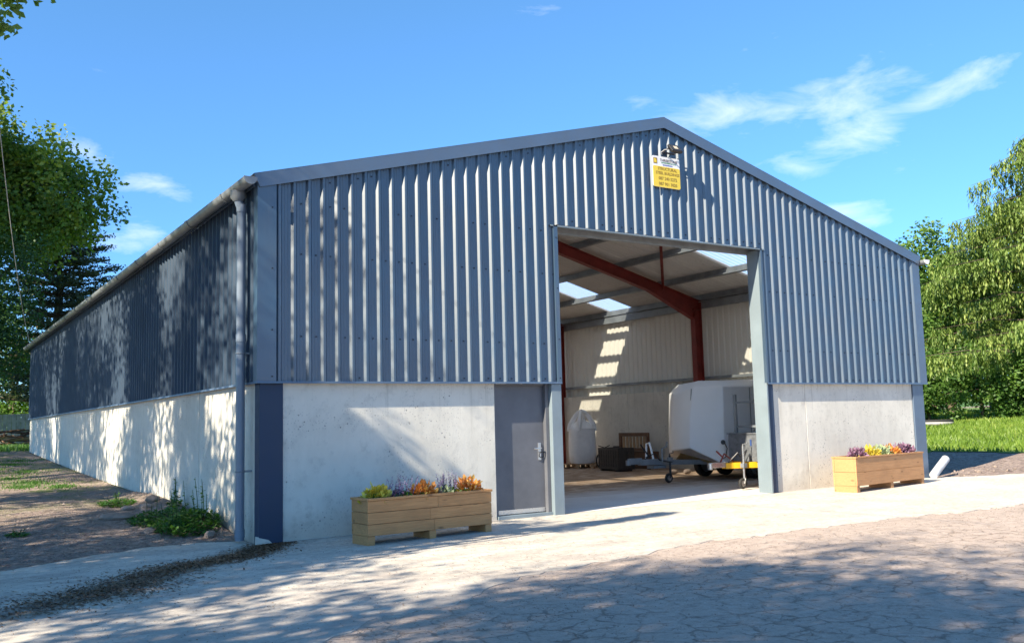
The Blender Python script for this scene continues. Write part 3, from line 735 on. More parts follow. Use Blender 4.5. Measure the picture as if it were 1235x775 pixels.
MB().prism([(-.275, -.0152, .15), (-.22, -.0152, .15), (-.22, -.0152, .195), (-.25, -.0152, .222), (-.275, -.0152, .222)], (0, .0008, 0)).build('logo_mark', M_SIGNY, sg)
fl = thing('floodlight', 'small black LED floodlight on a bracket above the builder\'s sign', 'floodlight', (7.13, -.04, 6.02))
fl.scale = (.8, .8, .8)
Rm = Matrix.Rotation(radians(-38), 4, 'X')
def tilt(mb, off=(0.04, -.20, .02)):
    mb.V = [tuple(Rm @ Vector(v) + Vector(off)) for v in mb.V]; return mb
tilt(MB().box(-.15, -.03, -.11, .15, .03, .11)).build('lamp_housing', M_BLACK, fl, bevel=.012)
fin = MB()
for k in range(9): fin.box(-.12+k*.03-.004, .03, -.09, -.12+k*.03+.004, .055, .09)
tilt(fin).build('cooling_fins', M_BLACK, fl)
tilt(MB().box(-.125, -.034, -.085, .125, -.031, .085)).build('lamp_glass', mat('dark_glass', (.05, .045, .04), .1), fl)
tilt(MB().box(-.05, -.037, -.045, .05, -.0345, .045)).build('led_plate', M_LENS, fl)
MB().bar((-.13, 0, -.03), (-.13, -.20, .02), .03, .006, up=(1, 0, 0)).bar((.19, 0, -.03), (.19, -.20, .02), .03, .006, up=(1, 0, 0)).box(-.13, -.006, -.05, .19, 0, -.01).build('bracket', M_BLACK, fl)
MB().tube([(-.10, -.17, .0), (-.17, -.10, .0), (-.20, -.03, -.04), (-.16, .0, -.08)], .008, 6).build('lamp_cable', M_CAB, fl, smooth=True)

# ------------------------------------------------------------------ planters
def foliage(name, parent, m, c, r, n, size, rnd, up=.3, flat=False):
    """leafy mound: n folded leaves on a half ellipsoid"""
    V = []; F = []; T = []
    for i in range(n):
        a = rnd.uniform(0, 2*pi); e = math.asin(rnd.uniform(-.1, 1)); q = rnd.uniform(.45, 1)
        d = Vector((cos(a)*cos(e), sin(a)*cos(e), sin(e))); p = Vector(c)+Vector((d.x*r[0], d.y*r[1], d.z*r[2]))*q
        t = (d+Vector((rnd.uniform(-.6, .6), rnd.uniform(-.6, .6), rnd.uniform(-.2, .8)))).normalized(); s = t.cross(Vector((rnd.uniform(-1, 1), rnd.uniform(-1, 1), rnd.uniform(-1, 1)))).normalized()
        L_ = size*rnd.uniform(.7, 1.3); k = len(V); nn = t.cross(s)*L_*.12
        V += [p, p+t*L_*.5+s*L_*.32+nn, p+t*L_, p+t*L_*.5-s*L_*.32+nn]; F += [(k, k+1, k+2), (k, k+2, k+3)]
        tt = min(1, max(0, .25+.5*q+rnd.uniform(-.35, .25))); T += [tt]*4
    return raw(name, [tuple(v) for v in V], F, m, parent, T)
def spikes(name, parent, m, c, n, h, spread, rnd):
    V = []; F = []; T = []
    for i in range(n):
        b = Vector(c)+Vector((rnd.uniform(-1, 1)*spread*.5, rnd.uniform(-.06, .06), 0)); t = Vector((rnd.uniform(-.35, .35), rnd.uniform(-.35, .2), 1)).normalized(); hh = h*rnd.uniform(.6, 1.1)
        for q in range(16):
            p = b+t*hh*(.25+.75*q/16); a = rnd.uniform(0, 6.3); s = Vector((cos(a), sin(a), .5))*.028*(1-.5*q/16); w = Vector((-sin(a), cos(a), 0))*.008; k = len(V)
            V += [p-w, p+s, p+w+Vector((0, 0, .014))]; F += [(k, k+1, k+2)]; T += [rnd.uniform(0, 1)]*3
        k = len(V); w = Vector((.003, 0, 0)); V += [b-w, b+w, b+t*hh]; F += [(k, k+1, k+2)]; T += [.1]*3
    return raw(name, [tuple(v) for v in V], F, m, parent, T)
def planter(loc, rot, Lx, Dy, Ht, wood, label, rows, rnd, tall=False):
    pl = thing('timber_planter', label, 'planter', loc, rot, 'timber planters in front of the barn')
    z0 = .11; rh = (Ht-z0-.03)/rows
    for k in range(rows):
        for sy in (0, 1):
            y = 0 if not sy else Dy-.035
            cut = rnd.uniform(.35, .7)*Lx if not tall else Lx
            segs_ = [(0, cut-.0015), (cut+.0015, Lx)] if not tall and sy == 0 else [(0, Lx)]
            for a, b in segs_:
                j = rnd.uniform(-.002, .002)
                MB().box(a, y+j, z0+k*rh+.0025, b, y+.035+j, z0+(k+1)*rh-.0025).build('plank', wood, pl, bevel=.003)
        for sx in (0, 1):
            x = -.0 if not sx else Lx-.035
            MB().box(x+(.001 if not sx else -.001), .037, z0+k*rh+.0025, x+.034, Dy-.037, z0+(k+1)*rh-.0025).build('end_plank', wood, pl, bevel=.003)
    zt = z0+rows*rh
    for (a, b, c, d) in ((-.012, -.012, Lx+.012, .055), (-.012, Dy-.055, Lx+.012, Dy+.012), (-.012, .057, .055, Dy-.057), (Lx-.055, .057, Lx+.012, Dy-.057)):
        MB().box(a, b, zt+.001, c, d, zt+.03).build('top_rail', wood, pl, bevel=.003)
    for x in (.0, Lx/2-.045, Lx-.10):
        MB().box(x+.003, .01, 0, x+.10, Dy-.01, z0-.001).build('foot', wood, pl, bevel=.003)
    MB().box(.036, .036, zt-.06, Lx-.036, Dy-.036, zt-.03).build('soil', M_SOIL, pl)
    return pl, zt-.03
import sys
def flower(loc, kind, label, rnd, grp):
    nm, cat = ('bedding_plant', 'plant')
    t = thing(nm, label, cat, loc, 0, grp)
    if kind in ('yellow', 'orange', 'purple', 'silver'):
        m = {'yellow': L_YEL, 'orange': L_ORG, 'purple': L_PUR, 'silver': L_GREY}[kind]
        foliage('foliage', t, m, (0, 0, 0), (.19, .15, .19), 210, .075, rnd)
        foliage('lower_leaves', t, L_WEED if kind != 'purple' else L_PUR, (0, 0, -.01), (.15, .13, .06), 30, .06, rnd)
    else:
        spikes('flower_spikes', t, L_LAV, (0, 0, .02), 22, .29, .34, rnd)
        foliage('foliage', t, L_PUR if kind == 'mauve' else L_GREY, (-.04, 0, 0), (.17, .13, .11), 70, .06, rnd)
        foliage('lower_leaves', t, L_WEED, (.07, -.02, 0), (.12, .1, .09), 55, .05, rnd)
    return t
rnd = random.Random(12)
# left planter: from (0.98,-1.12) to (2.78,-1.0)
P0 = Vector((.955, -1.17)); P1 = Vector((2.79, -1.03)); rot = atan2(P1.y-P0.y, P1.x-P0.x); LL = (P1-P0).length
pl, zt = planter((P0.x, P0.y, H(P0.x, P0.y)+.012), rot, LL, .42, .56, M_WOOD, 'weathered timber planter standing left of the grey door', 3, rnd)
def on(P, rot, u, v): return (P.x+cos(rot)*u-sin(rot)*v, P.y+sin(rot)*u+cos(rot)*v)
for u, k, lb in ((.22, 'yellow', 'bright yellow leafy plant at the left end of the left planter'), (.55, 'mauve', 'lilac spiked plant second from left in the left planter'),
                 (.90, 'orange', 'orange and cream leafy plant in the middle of the left planter'), (1.26, 'silverlav', 'pale lilac spiked plant second from right in the left planter'), (1.60, 'orange', 'orange leafy plant at the right end of the left planter by the door')):
    x, y = on(P0, rot, u, .2); flower((x, y, H(x, y)+.012+zt), k, lb, rnd, 'plants in the left planter')
Q0 = Vector((10.27, -1.10)); Q1 = Vector((12.72, -.78)); rot2 = atan2(Q1.y-Q0.y, Q1.x-Q0.x)
pl2, zt2 = planter((Q0.x, Q0.y, H(Q0.x, Q0.y)+.012), rot2, (Q1-Q0).length, .46, .62, M_WOOD2, 'newer honey coloured timber planter right of the open doorway', 2, rnd, tall=True)
for u, k, lb in ((.42, 'purple', 'dark purple leafy plant at the left end of the right planter'), (.88, 'yellow', 'yellow orange leafy plant second from left in the right planter'), (1.28, 'silver', 'silver green plant in the middle of the right planter'),
                 (1.62, 'orange', 'orange leafy plant right of the silver green plant in the right planter'), (1.92, 'purple', 'purple leafy plant between the orange plant and the end one in the right planter'), (2.22, 'purple', 'purple leafy plant at the right end of the right planter')):
    x, y = on(Q0, rot2, u, .2); flower((x, y, H(x, y)+.012+zt2), k, lb, rnd, 'plants in the right planter')

FLZ = H(12, -1)+.018
# ------------------------------------------------------------------ things inside the barn
bx, by = 12.95, 10.35
pal = thing('pallet', 'wooden pallet under the white bulk bag', 'pallet', (bx, by, FLZ), radians(35))
for k in range(6): MB().box(-.55+k*.19, -.5, .115, -.55+k*.19+.13, .5, .135).build('deck_board', M_PALLET, pal)
for yy_ in (-.5, -.05, .4): MB().box(-.55, yy_, 0, .53, yy_+.1, .02).build('bottom_board', M_PALLET, pal)
for a in (-.5, -.05, .4):
    for b in (-.55, -.06, .43): MB().box(b, a, .021, b+.1, a+.1, .114).build('block', M_PALLET, pal)
bag = thing('bulk_bag', 'filled white woven bulk bag gathered at the top, standing on a pallet', 'bag', (bx, by, FLZ+.136), radians(20))
V = []; F = []; prof = [(.0, .0), (.36, .0), (.41, .06), (.43, .3), (.425, .6), (.415, .9), (.405, .98), (.37, 1.05), (.29, 1.13), (.19, 1.20), (.10, 1.25), (.04, 1.27), (.0, 1.27)]
n = 36
for i, (r, z) in enumerate(prof):
    for j in range(n):
        a = 2*pi*j/n; sq = 1+.07*cos(4*a)*(1 if i < 7 else .3); fold = 1+(.05*sin(11*a+i) if i > 7 else .012*sin(5*a+z*7)); V.append((r*sq*fold*cos(a), r*sq*fold*sin(a)*.95, z+.01*sin(3*a)))
for i in range(len(prof)-1):
    for j in range(n): F.append((i*n+j, i*n+(j+1) % n, (i+1)*n+(j+1) % n, (i+1)*n+j))
MB().add(V, F).build('sack_body', M_BAG, bag, smooth=True)
MB().torus((0, 0, 1.0), (0, 0, 1), .395, .012, 32, 6).build('seam', M_BAG, bag, smooth=True)
for a in (.4, 2.0, 3.5, 5.1):
    c_, s_ = cos(a), sin(a)
    MB().tube([(.40*c_, .40*s_, .93), (.34*c_, .34*s_, 1.12), (.20*c_+.02, .20*s_, 1.36), (.10*c_, .10*s_, 1.49), (.0, .0, 1.55)], [.06, .085, .075, .05, .03], 6).build('lifting_loop', M_BAG, bag, smooth=True)
# slatted brown crate leaning against the far wall
cr = thing('slatted_crate', 'brown slatted timber crate propped against the far concrete wall', 'crate', (13.25, 7.78, FLZ), radians(90))
MB().box(0, -.06, .0, .09, .0, 1.0).build('side_rail', M_BROWN, cr, bevel=.004); MB().box(1.16, -.06, 0, 1.25, 0, 1.0).build('side_rail', M_BROWN, cr, bevel=.004)
MB().box(.092, -.06, .90, 1.158, 0, 1.0).build('top_rail', M_BROWN, cr, bevel=.004); MB().box(.092, -.06, .50, 1.158, 0, .58).build('middle_rail', M_BROWN, cr, bevel=.004)
for k in range(7): MB().box(.15+k*.145, -.045, .585, .15+k*.145+.085, -.02, .895).build('slat', M_PALLET, cr, bevel=.003)
MB().box(.05, -.42, .02, 1.2, -.07, .48).build('crate_box', M_BROWN, cr, bevel=.005)
bc = thing('black_crate', 'black plastic crate standing in front of the slatted crate', 'crate', (12.55, 7.55, FLZ), radians(80))
MB().box(0, 0, .05, 1.1, .5, .12).build('crate_base', M_BLACK, bc)
for a in ((0, 0, 1.1, .03), (0, .47, 1.1, .5), (0, .032, .03, .468), (1.07, .032, 1.1, .468)):
    w = MB(); x0, y0_, x1, y1_ = a; w.box(x0, y0_, .56, x1, y1_, .62)
    n_ = 8
    if x1-x0 > y1_-y0_:
        for k in range(n_+1): w.box(x0+(x1-x0-.05)*k/n_, y0_, .12, x0+(x1-x0-.05)*k/n_+.05, y1_, .558)
        for k in range(3): w.box(x0+.001, y0_+.006, .2+k*.12, x1-.001, y1_-.006, .23+k*.12)
        w.box(x0+.002, y0_+.012, .12, x1-.002, y1_-.012, .556)
    else:
        for k in range(4): w.box(x0, y0_+(y1_-y0_-.05)*k/3, .12, x1, y0_+(y1_-y0_-.05)*k/3+.05, .558)
        w.box(x0+.012, y0_+.002, .12, x1-.012, y1_-.002, .556)
    w.build('crate_side', M_BLACK, bc)
for x in (.1, .95): MB().box(x, .02, 0, x+.1, .48, .049).build('skid', M_BLACK, bc)
bk = thing('childs_bicycle', 'small bicycle lying half hidden behind the black crate', 'bicycle', (12.75, 9.2, FLZ), 0)
for (x, y) in ((0, 0), (.1, -.78)):
    w = MB().torus((x, y, .235), (1, .15, 0), .205, .026, 28, 8).build('wheel', M_RUB, bk, smooth=True)
    MB().torus((x, y, .235), (1, .15, 0), .18, .010, 28, 6).build('rim', M_STEEL, w, smooth=True)
    sp = MB()
    for k in range(10): a = k*pi/5; sp.tube([(x, y, .235), (x, y+.18*cos(a), .235+.18*sin(a))], .004, 4)
    sp.build('spokes', M_STEEL, w); MB().disc((x, y, .235), (1, .15, 0), .03, .06, 10).build('hub', M_STEEL, w)
MB().tube([(-.04, 0, .235), (-.04, -.10, .45), (0, -.14, .56)], .013, 8).tube([(.05, 0, .235), (.04, -.10, .45), (0, -.14, .56)], .013, 8).build('fork', M_STEEL, bk, smooth=True)
MB().tube([(0, -.13, .50), (.03, -.5, .28), (.1, -.78, .235)], .017, 8).tube([(0, -.14, .54), (.05, -.55, .52)], .017, 8).tube([(.03, -.5, .28), (.06, -.56, .62)], .015, 8).build('frame', M_BLUE, bk, smooth=True)
MB().box(.02, -.68, .60, .12, -.48, .65).build('saddle', M_BLACK, bk, bevel=.02)
MB().tube([(-.2, -.12, .66), (0, -.14, .6), (.2, -.12, .66)], .012, 8).build('handlebar', M_BLACK, bk, smooth=True)
MB().box(-.10, -.30, .2, -.04, -.12, .47).build('front_plate', M_BLUE, bk, bevel=.02)
# two pale stones / blocks under trailer one
for k, (x, y) in enumerate(((12.0, 5.55), (12.25, 5.35))):
    t_ = MB().tube([(0, 0, .06), (.05, .01, .065), (.20, .04, .065), (.26, .05, .05)], [.03, .06, .055, .02], 8).build('stone', M_STONE, None, smooth=True, loc=(x, y, FLZ))
    tag(t_, ('rounded pale stone on the barn floor left of the trailer wheel', 'rounded pale stone on the barn floor nearest the trailer wheel')[k], 'stone')

def jockey(parent, x, y, ztop, zbar, m=M_STEEL):
    MB().tube([(x, y, .14), (x, y, ztop)], .024, 10).tube([(x, y, ztop), (x, y, ztop+.04)], .014, 8).build('jockey_stem', m, parent, smooth=True)
    MB().box(x-.05, y-.045, zbar-.04, x+.05, y+.045, zbar+.04).build('stem_clamp', M_GALV, parent, bevel=.005)
    w = MB().torus((x-.05, y, .105), (0, 1, .0), .075, .030, 22, 8).build('jockey_wheel', M_RUB, parent, smooth=True)
    MB().disc((x-.05, y, .105), (0, 1, 0), .062, .045, 14).build('wheel_hub', M_STEEL, w)
    MB().bar((x-.05, y-.045, .105), (x, y-.03, .2), .02, .006).bar((x-.05, y+.045, .105), (x, y+.03, .2), .02, .006).build('wheel_fork', m, parent)
    MB().tube([(x, y, ztop+.04), (x+.10, y, ztop+.05), (x+.10, y, ztop+.10)], .009, 6).build('crank', m, parent, smooth=True)
def wheel(parent, c, r=.29, w=.17):
    c = Vector(c); t = MB()
    prof = [(r-.10, -w/2), (r-.03, -w/2), (r, -w/2+.03), (r, w/2-.03), (r-.03, w/2), (r-.10, w/2)]
    V = []; F = []; n = 28
    for rr, yy_ in prof:
        for j in range(n): V.append((c.x+rr*cos(2*pi*j/n), c.y+yy_, c.z+rr*sin(2*pi*j/n)))
    for i in range(len(prof)-1):
        for j in range(n): F.append((i*n+j, i*n+(j+1) % n, (i+1)*n+(j+1) % n, (i+1)*n+j))
    o = t.add(V, F).build('wheel', M_RUB, parent, smooth=True)
    MB().disc(c, (0, 1, 0), r-.098, w*.7, 20).build('rim', M_GALV, o, bevel=.01)
    return o
# trailer one: white fibreglass box trailer with tapered nose, hitch pointing left
t1 = thing('box_trailer', 'white fibreglass box trailer with tapered nose and grey drawbar inside the barn', 'trailer', (0, 0, FLZ))
z_ = -FLZ
bot = [(11.06, 2.80, .40), (10.62, 3.42, .80), (10.72, 4.08, .72), (11.1, 4.62, .55), (13.55, 4.66, .42), (13.55, 2.80, .42)]
top = [(11.09, 2.80, 2.10), (10.82, 3.42, 2.12), (10.84, 4.02, 1.98), (11.15, 4.58, 2.02), (13.5, 4.62, 2.10), (13.5, 2.80, 2.10)]
rf = [(11.22, 3.05, 2.24), (11.02, 3.46, 2.27), (11.03, 3.98, 2.20), (11.3, 4.42, 2.22), (13.35, 4.45, 2.30), (13.35, 3.08, 2.30)]
mid = [tuple((Vector(a)*.5+Vector(b)*.5)+Vector((-.05 if i in (1, 2) else 0, 0, 0))) for i, (a, b) in enumerate(zip(bot, top))]
V = [(x, y, z+z_+.0) for x, y, z in bot+mid+top+rf]; F = [(5, 4, 3, 2, 1, 0)]
for r_ in range(3):
    for i in range(6): F.append((r_*6+i, r_*6+(i+1) % 6, r_*6+6+(i+1) % 6, r_*6+6+i))
F.append((18, 19, 20, 21, 22, 23))
o = MB().add(V, F).build('trailer_body', M_WHITE, t1, bevel=.03); o.modifiers['bevel'].segments = 3; o.data.shade_smooth(); o.data.set_sharp_from_angle(angle=radians(60))
MB().prism([(11.12, 2.95, .37+z_), (10.80, 3.44, .70+z_), (10.88, 4.0, .63+z_), (11.2, 4.5, .46+z_), (12.0, 4.5, .38+z_), (12.0, 3.0, .34+z_)], (0, 0, .03)).build('nose_underside', mat('bare_ply', (.30, .22, .10), .7), t1)
MB().bar((9.75, 3.72, .49+z_+.02), (13.3, 3.1, .40+z_), .08, .10).bar((9.75, 3.72, .51+z_), (13.3, 4.4, .40+z_), .08, .10).bar((9.45, 3.74, .52+z_), (9.95, 3.72, .52+z_), .12, .12).build('drawbar', M_GALV, t1, bevel=.006)
MB().bar((9.18, 3.76, .55+z_), (9.5, 3.74, .55+z_), .10, .13).tube([(9.16, 3.76, .47+z_), (9.16, 3.76, .58+z_)], .055, 12).build('hitch_coupling', M_GALV, t1, bevel=.01)
MB().tube([(9.6, 3.72, .58+z_), (9.72, 3.72, .64+z_), (9.58, 3.74, .80+z_), (9.50, 3.74, .90+z_)], .018, 8).build('handbrake_lever', M_BLACK, t1, smooth=True)
MB().tube([(9.95, 3.85, .56+z_), (9.95, 3.92, .80+z_), (9.98, 4.0, .92+z_), (10.0, 4.12, .90+z_), (10.0, 4.15, .56+z_)], .022, 8).build('grab_rail', M_WHITE, t1, smooth=True)
MB().tube([(9.98, 3.60, .5+z_), (9.98, 3.60, .80+z_), (10.06, 3.54, .84+z_), (10.07, 3.52, .95+z_)], .02, 8).build('stay_post', M_GALV, t1, smooth=True)
MB().tube([(9.6, 3.7, .62+z_), (9.8, 3.65, .7+z_), (9.9, 3.6, .56+z_), (10.2, 3.6, .5+z_), (10.6, 3.6, .52+z_)], .013, 6).build('lighting_cable', M_BLACK, t1, smooth=True)
MB().box(9.75, 3.62, .38+z_, 10.1, 3.84, .44+z_).build('step_plate', M_GALV, t1)
jockey(t1, 9.98, 3.36, .58, .50, M_BLACK)
for y in (2.98, 4.5):
    for x in (12.1, 12.78): wheel(t1, (x, y, .29))
MB().tube([(11.05, 2.86, .55+z_), (10.98, 2.70, .60+z_), (10.95, 2.62, .78+z_), (10.92, 2.66, .90+z_)], .012, 6).build('marker_stem', M_BLACK, t1, smooth=True)
MB().disc((10.90, 2.68, .91+z_), (1, 1, 0), .05, .05, 12).build('marker_lamp', M_BLACK, t1)
MB().box(12.0, 2.765, .5+z_, 13.4, 2.795, .56+z_).build('rubbing_strip', M_GALV, t1)
for y in (2.793,): MB().box(11.9, y-.004, .60+z_, 11.915, y+.004, 2.08+z_).box(13.0, y-.004, .60+z_, 13.015, y+.004, 2.08+z_).build('panel_seam', M_GALV, t1)
MB().prism([(10.655, 3.46, .88+z_), (10.655, 3.475, .88+z_), (10.80, 3.465, 2.08+z_), (10.80, 3.45, 2.08+z_)], (-.012, 0, 0)).build('nose_trim', M_GALV, t1)
# trailer two: utility trailer, yellow drawbar, chequer plate box and ladder rack
t2 = thing('utility_trailer', 'utility trailer with yellow drawbar, chequer plate toolbox and ladder rack beside the white trailer', 'trailer', (0, 0, FLZ))
MB().bar((9.38, 1.16, .44), (10.4, .70, .44), .08, .11).bar((9.38, 1.20, .44), (10.4, 1.72, .44), .08, .11).box(10.4, .55, .38, 12.6, 1.85, .46).build('drawbar', M_YEL, t2, bevel=.006)
MB().bar((9.02, 1.2, .46), (9.42, 1.18, .46), .09, .10).tube([(9.02, 1.2, .38), (9.02, 1.2, .5)], .05, 12).build('hitch_coupling', M_STEEL, t2, bevel=.01)
MB().tube([(9.28, 1.2, .5), (9.36, 1.2, .60), (9.2, 1.2, .72)], .016, 8).tube([(9.35, 1.25, .5), (9.5, 1.3, .66), (9.75, 1.3, .5)], .014, 8).build('handbrake_lever', M_RED, t2, smooth=True)
MB().tube([(9.4, 1.1, .5), (9.55, 1.0, .68), (9.72, 1.1, .60), (9.80, 1.0, .72), (9.6, .95, .48)], .016, 6).build('cable_coil', M_BLACK, t2, smooth=True)
MB().box(9.9, .52, .50, 10.38, 1.56, 1.02).build('toolbox', M_CHEQ, t2, bevel=.008)
MB().box(9.892, .95, .80, 9.899, .99, .92).build('label_plate', M_BLUE, t2)
MB().box(9.88, .50, 1.021, 10.40, 1.58, 1.045).build('toolbox_lid', M_CHEQ, t2, bevel=.004)
lr = MB().box(10.0, 1.42, 1.05, 10.05, 1.48, 1.80).box(10.0, .56, 1.05, 10.05, .62, 1.80)
for z in (1.15, 1.62): lr.box(10.01, .622, z, 10.04, 1.418, z+.04)
lr.build('ladder_rack', M_GALV, t2, bevel=.004)
MB().box(10.42, .55, .47, 12.6, .585, .85).box(10.42, 1.815, .47, 12.6, 1.85, .85).box(10.42, .59, .465, 12.6, 1.81, .49).box(12.57, .59, .491, 12.6, 1.81, .85).build('trailer_body', M_GALV, t2, bevel=.004)
for y in (.42, 1.98): wheel(t2, (11.4, y, .28), .27)
jockey(t2, 9.62, .92, .80, .44)

# ------------------------------------------------------------------ vegetation
def leaves_np(cen, n_per, spread, size, rs, droop=0., flat=0., asp=.6):
    """random leaf quads round clump centres"""
    cen = np.asarray(cen, float); K = len(cen); N = K*n_per
    c = np.repeat(cen, n_per, 0); off = rs.normal(size=(N, 3)); off /= (np.linalg.norm(off, axis=1, keepdims=True)+1e-6); off *= spread*rs.uniform(0, 1, (N, 1))**.5
    off[:, 2] *= (1-flat); off[:, 2] -= droop*np.abs(rs.uniform(0, 1, N))
    p = c+off; t = rs.normal(size=(N, 3)); t[:, 2] = t[:, 2]*.5-.25-droop; t /= np.linalg.norm(t, axis=1, keepdims=True)
    u = rs.normal(size=(N, 3)); u[:, 2] *= .5; s = np.cross(t, u); s /= np.linalg.norm(s, axis=1, keepdims=True)+1e-6
    Ls = size*rs.uniform(.6, 1.35, (N, 1)); nn = np.cross(t, s)*Ls*.15
    V = np.stack([p, p+t*Ls*.5+s*Ls*asp*.5+nn, p+t*Ls, p+t*Ls*.5-s*Ls*asp*.5+nn], 1).reshape(-1, 3)
    F = np.arange(N*4).reshape(-1, 4); ct = np.repeat(rs.uniform(0, 1, K), n_per)
    tone = np.clip(.55*ct+.45*rs.uniform(0, 1, N), 0, 1); return V, F, np.repeat(tone, 4)
def crown_points(c, r, n, rs, lumps=9, inner=.45, gap=.35):
    """clump centres on lobes spread through an ellipsoid"""
    c = np.array(c, float); r = np.array(r, float)
    ld = rs.normal(size=(lumps, 3)); ld /= np.linalg.norm(ld, axis=1, keepdims=True); lc = ld*rs.uniform(.35, .72, (lumps, 1)); lr = rs.uniform(.28, .5, lumps)
    out = []
    while len(out) < n:
        k = rs.randint(lumps); d = rs.normal(size=3); d /= np.linalg.norm(d); q = lc[k]+d*lr[k]*rs.uniform(.5, 1.0)
        out.append(c+q*r)
    return np.array(out)
def limb(mb, a, b, r0, r1, rnd, seg=5, wob=.12):
    a, b = Vector(a), Vector(b); L_ = (b-a).length; pts = []; rr = []
    for i in range(seg+1):
        t = i/seg; p = a.lerp(b, t)
        if 0 < i < seg: p += Vector((rnd.uniform(-1, 1), rnd.uniform(-1, 1), rnd.uniform(-.5, .5)))*L_*wob*.35
        pts.append(p); rr.append(r0+(r1-r0)*t)
    mb.tube(pts, rr, 7, cap=False); return pts
def tree(name, label, x, y, crown, leaf, seed, n=160, per=60, spread=.9, size=.16, lumps=9, trunk_r=.28, cat='tree', group=None, extra=None, droop=0., flat=0., limbs=9, z0=None, asp=.6):
    rs = np.random.RandomState(seed); rnd = random.Random(seed); gz = H(x, y)-.1 if z0 is None else z0
    t = thing(name, label, cat, (x, y, gz), 0, group)
    c, r = crown; c = (c[0]-x, c[1]-y, c[2]-gz)
    P = crown_points(c, r, n, rs, lumps)
    mb = MB(); top = (c[0]*.8, c[1]*.8, c[2]+r[2]*.3); tp = limb(mb, (0, 0, 0), top, trunk_r, trunk_r*.35, rnd, 7, .06)
    mb.build('trunk', M_BARK, t, smooth=True)
    lb = MB()
    tgt = list(P[rs.choice(len(P), limbs, replace=False)])+([Vector((e[0]-x, e[1]-y, e[2]-gz)) for e in extra[0]] if extra else [])
    for q in tgt:
        st = tp[min(len(tp)-2, 2+rnd.randint(0, 3))]; pp = limb(lb, st, q, trunk_r*.35, .02, rnd, 5, .12)
        for _ in range(3):
            k = rnd.randint(2, 4); e = P[rs.randint(len(P))]; e = Vector(pp[k]).lerp(Vector(e), min(1, 1.6/max(.1, (Vector(e)-Vector(pp[k])).length))); limb(lb, pp[k], e, .03, .008, rnd, 3, .1)
    lb.build('branches', M_BARK, t, smooth=True)
    if extra:
        E_ = np.array([(e[0]-x, e[1]-y, e[2]-gz) for e in extra[0]]); V2, F2, T2 = leaves_np(E_, extra[1], extra[2], extra[3], rs, .05, .1)
    V_, F_, T_ = leaves_np(P, per, spread, size, rs, droop, flat, asp)
    if extra: F_ = np.concatenate([F_, F2+len(V_)]); V_ = np.concatenate([V_, V2]); T_ = np.concatenate([T_, T2])
    o = raw('crown', V_, F_, leaf, t, T_); return t

SCR = 'row of broadleaf trees along the side track'
# trees beside the track and the yard (outside the frame, they throw the dappled shade)
tree('broadleaf_tree', 'broadleaf tree whose leafy twigs hang into the top left corner', -10.4, -2.6, ((-10.2, -2.6, 6.4), (4.6, 3.0, 3.4)), L_SHADE, 31, n=300, per=60, spread=.75, size=.17,
     extra=([(-3.75, -3.2, 5.75), (-3.35, -3.1, 5.45), (-3.15, -3.0, 5.35), (-3.5, -3.3, 5.15), (-3.28, -3.05, 4.95), (-3.15, -3.05, 5.60), (-3.6, -3.0, 4.72), (-3.05, -3.1, 5.7), (-2.85, -3.1, 5.85), (-3.3, -3.1, 5.7), (-3.2, -3.1, 5.2), (-2.78, -3.1, 6.2), (-2.92, -3.1, 6.3), (-2.9, -3.1, 5.95), (-2.72, -3.1, 6.05), (-3.0, -3.1, 5.9), (-2.95, -3.1, 5.35), (-2.95, -3.1, 5.62)], 170, .21, .075))
tree('broadleaf_tree', 'tall broadleaf tree shading the yard beside the camera', -13.5, -11.5, ((-13.0, -11.6, 9.0), (5.6, 4.6, 5.0)), L_SHADE, 32, n=280, per=50, spread=.8, size=.18, group=SCR)
tree('broadleaf_tree', 'lower broadleaf tree between the camera and the side track', -10.2, -7.2, ((-10.0, -7.3, 5.2), (3.6, 2.9, 3.0)), L_SHADE, 37, n=75, per=40, spread=.65, size=.17, group=SCR)
for i, (x, y, cz, rx, ry, rzz, n, sd) in enumerate(((-11.2, 0.6, 8.8, 3.0, 2.6, 4.0, 88, 41), (-10.5, 5.6, 8.2, 3.4, 3.0, 4.3, 112, 42), (-11, 11.2, 8.6, 3.4, 3.2, 4.6, 118, 43), (-10.2, 16.8, 8.4, 3.4, 3.2, 4.6, 110, 44), (-10.8, 22.6, 8.8, 3.6, 3.2, 4.8, 110, 45))):
    tree('broadleaf_tree', 'broadleaf tree of the shading row left of the barn, %s from the front' % ('first', 'second', 'third', 'fourth', 'last')[i], x, y, ((x+.3, y, cz+1.7), (rx+.5, ry+.9, rzz+.6)), L_SHADE, sd, n=int(n*3.4), per=40, spread=.62, size=.17, group=SCR)
tree('broadleaf_tree', 'low leafy tree closest to the front left corner of the barn, outside the picture', -8.3, -2.5, ((-8.0, -2.1, 5.9), (2.6, 1.8, 2.2)), L_SHADE, 39, n=210, per=60, spread=.6, size=.15, lumps=10, trunk_r=.15)
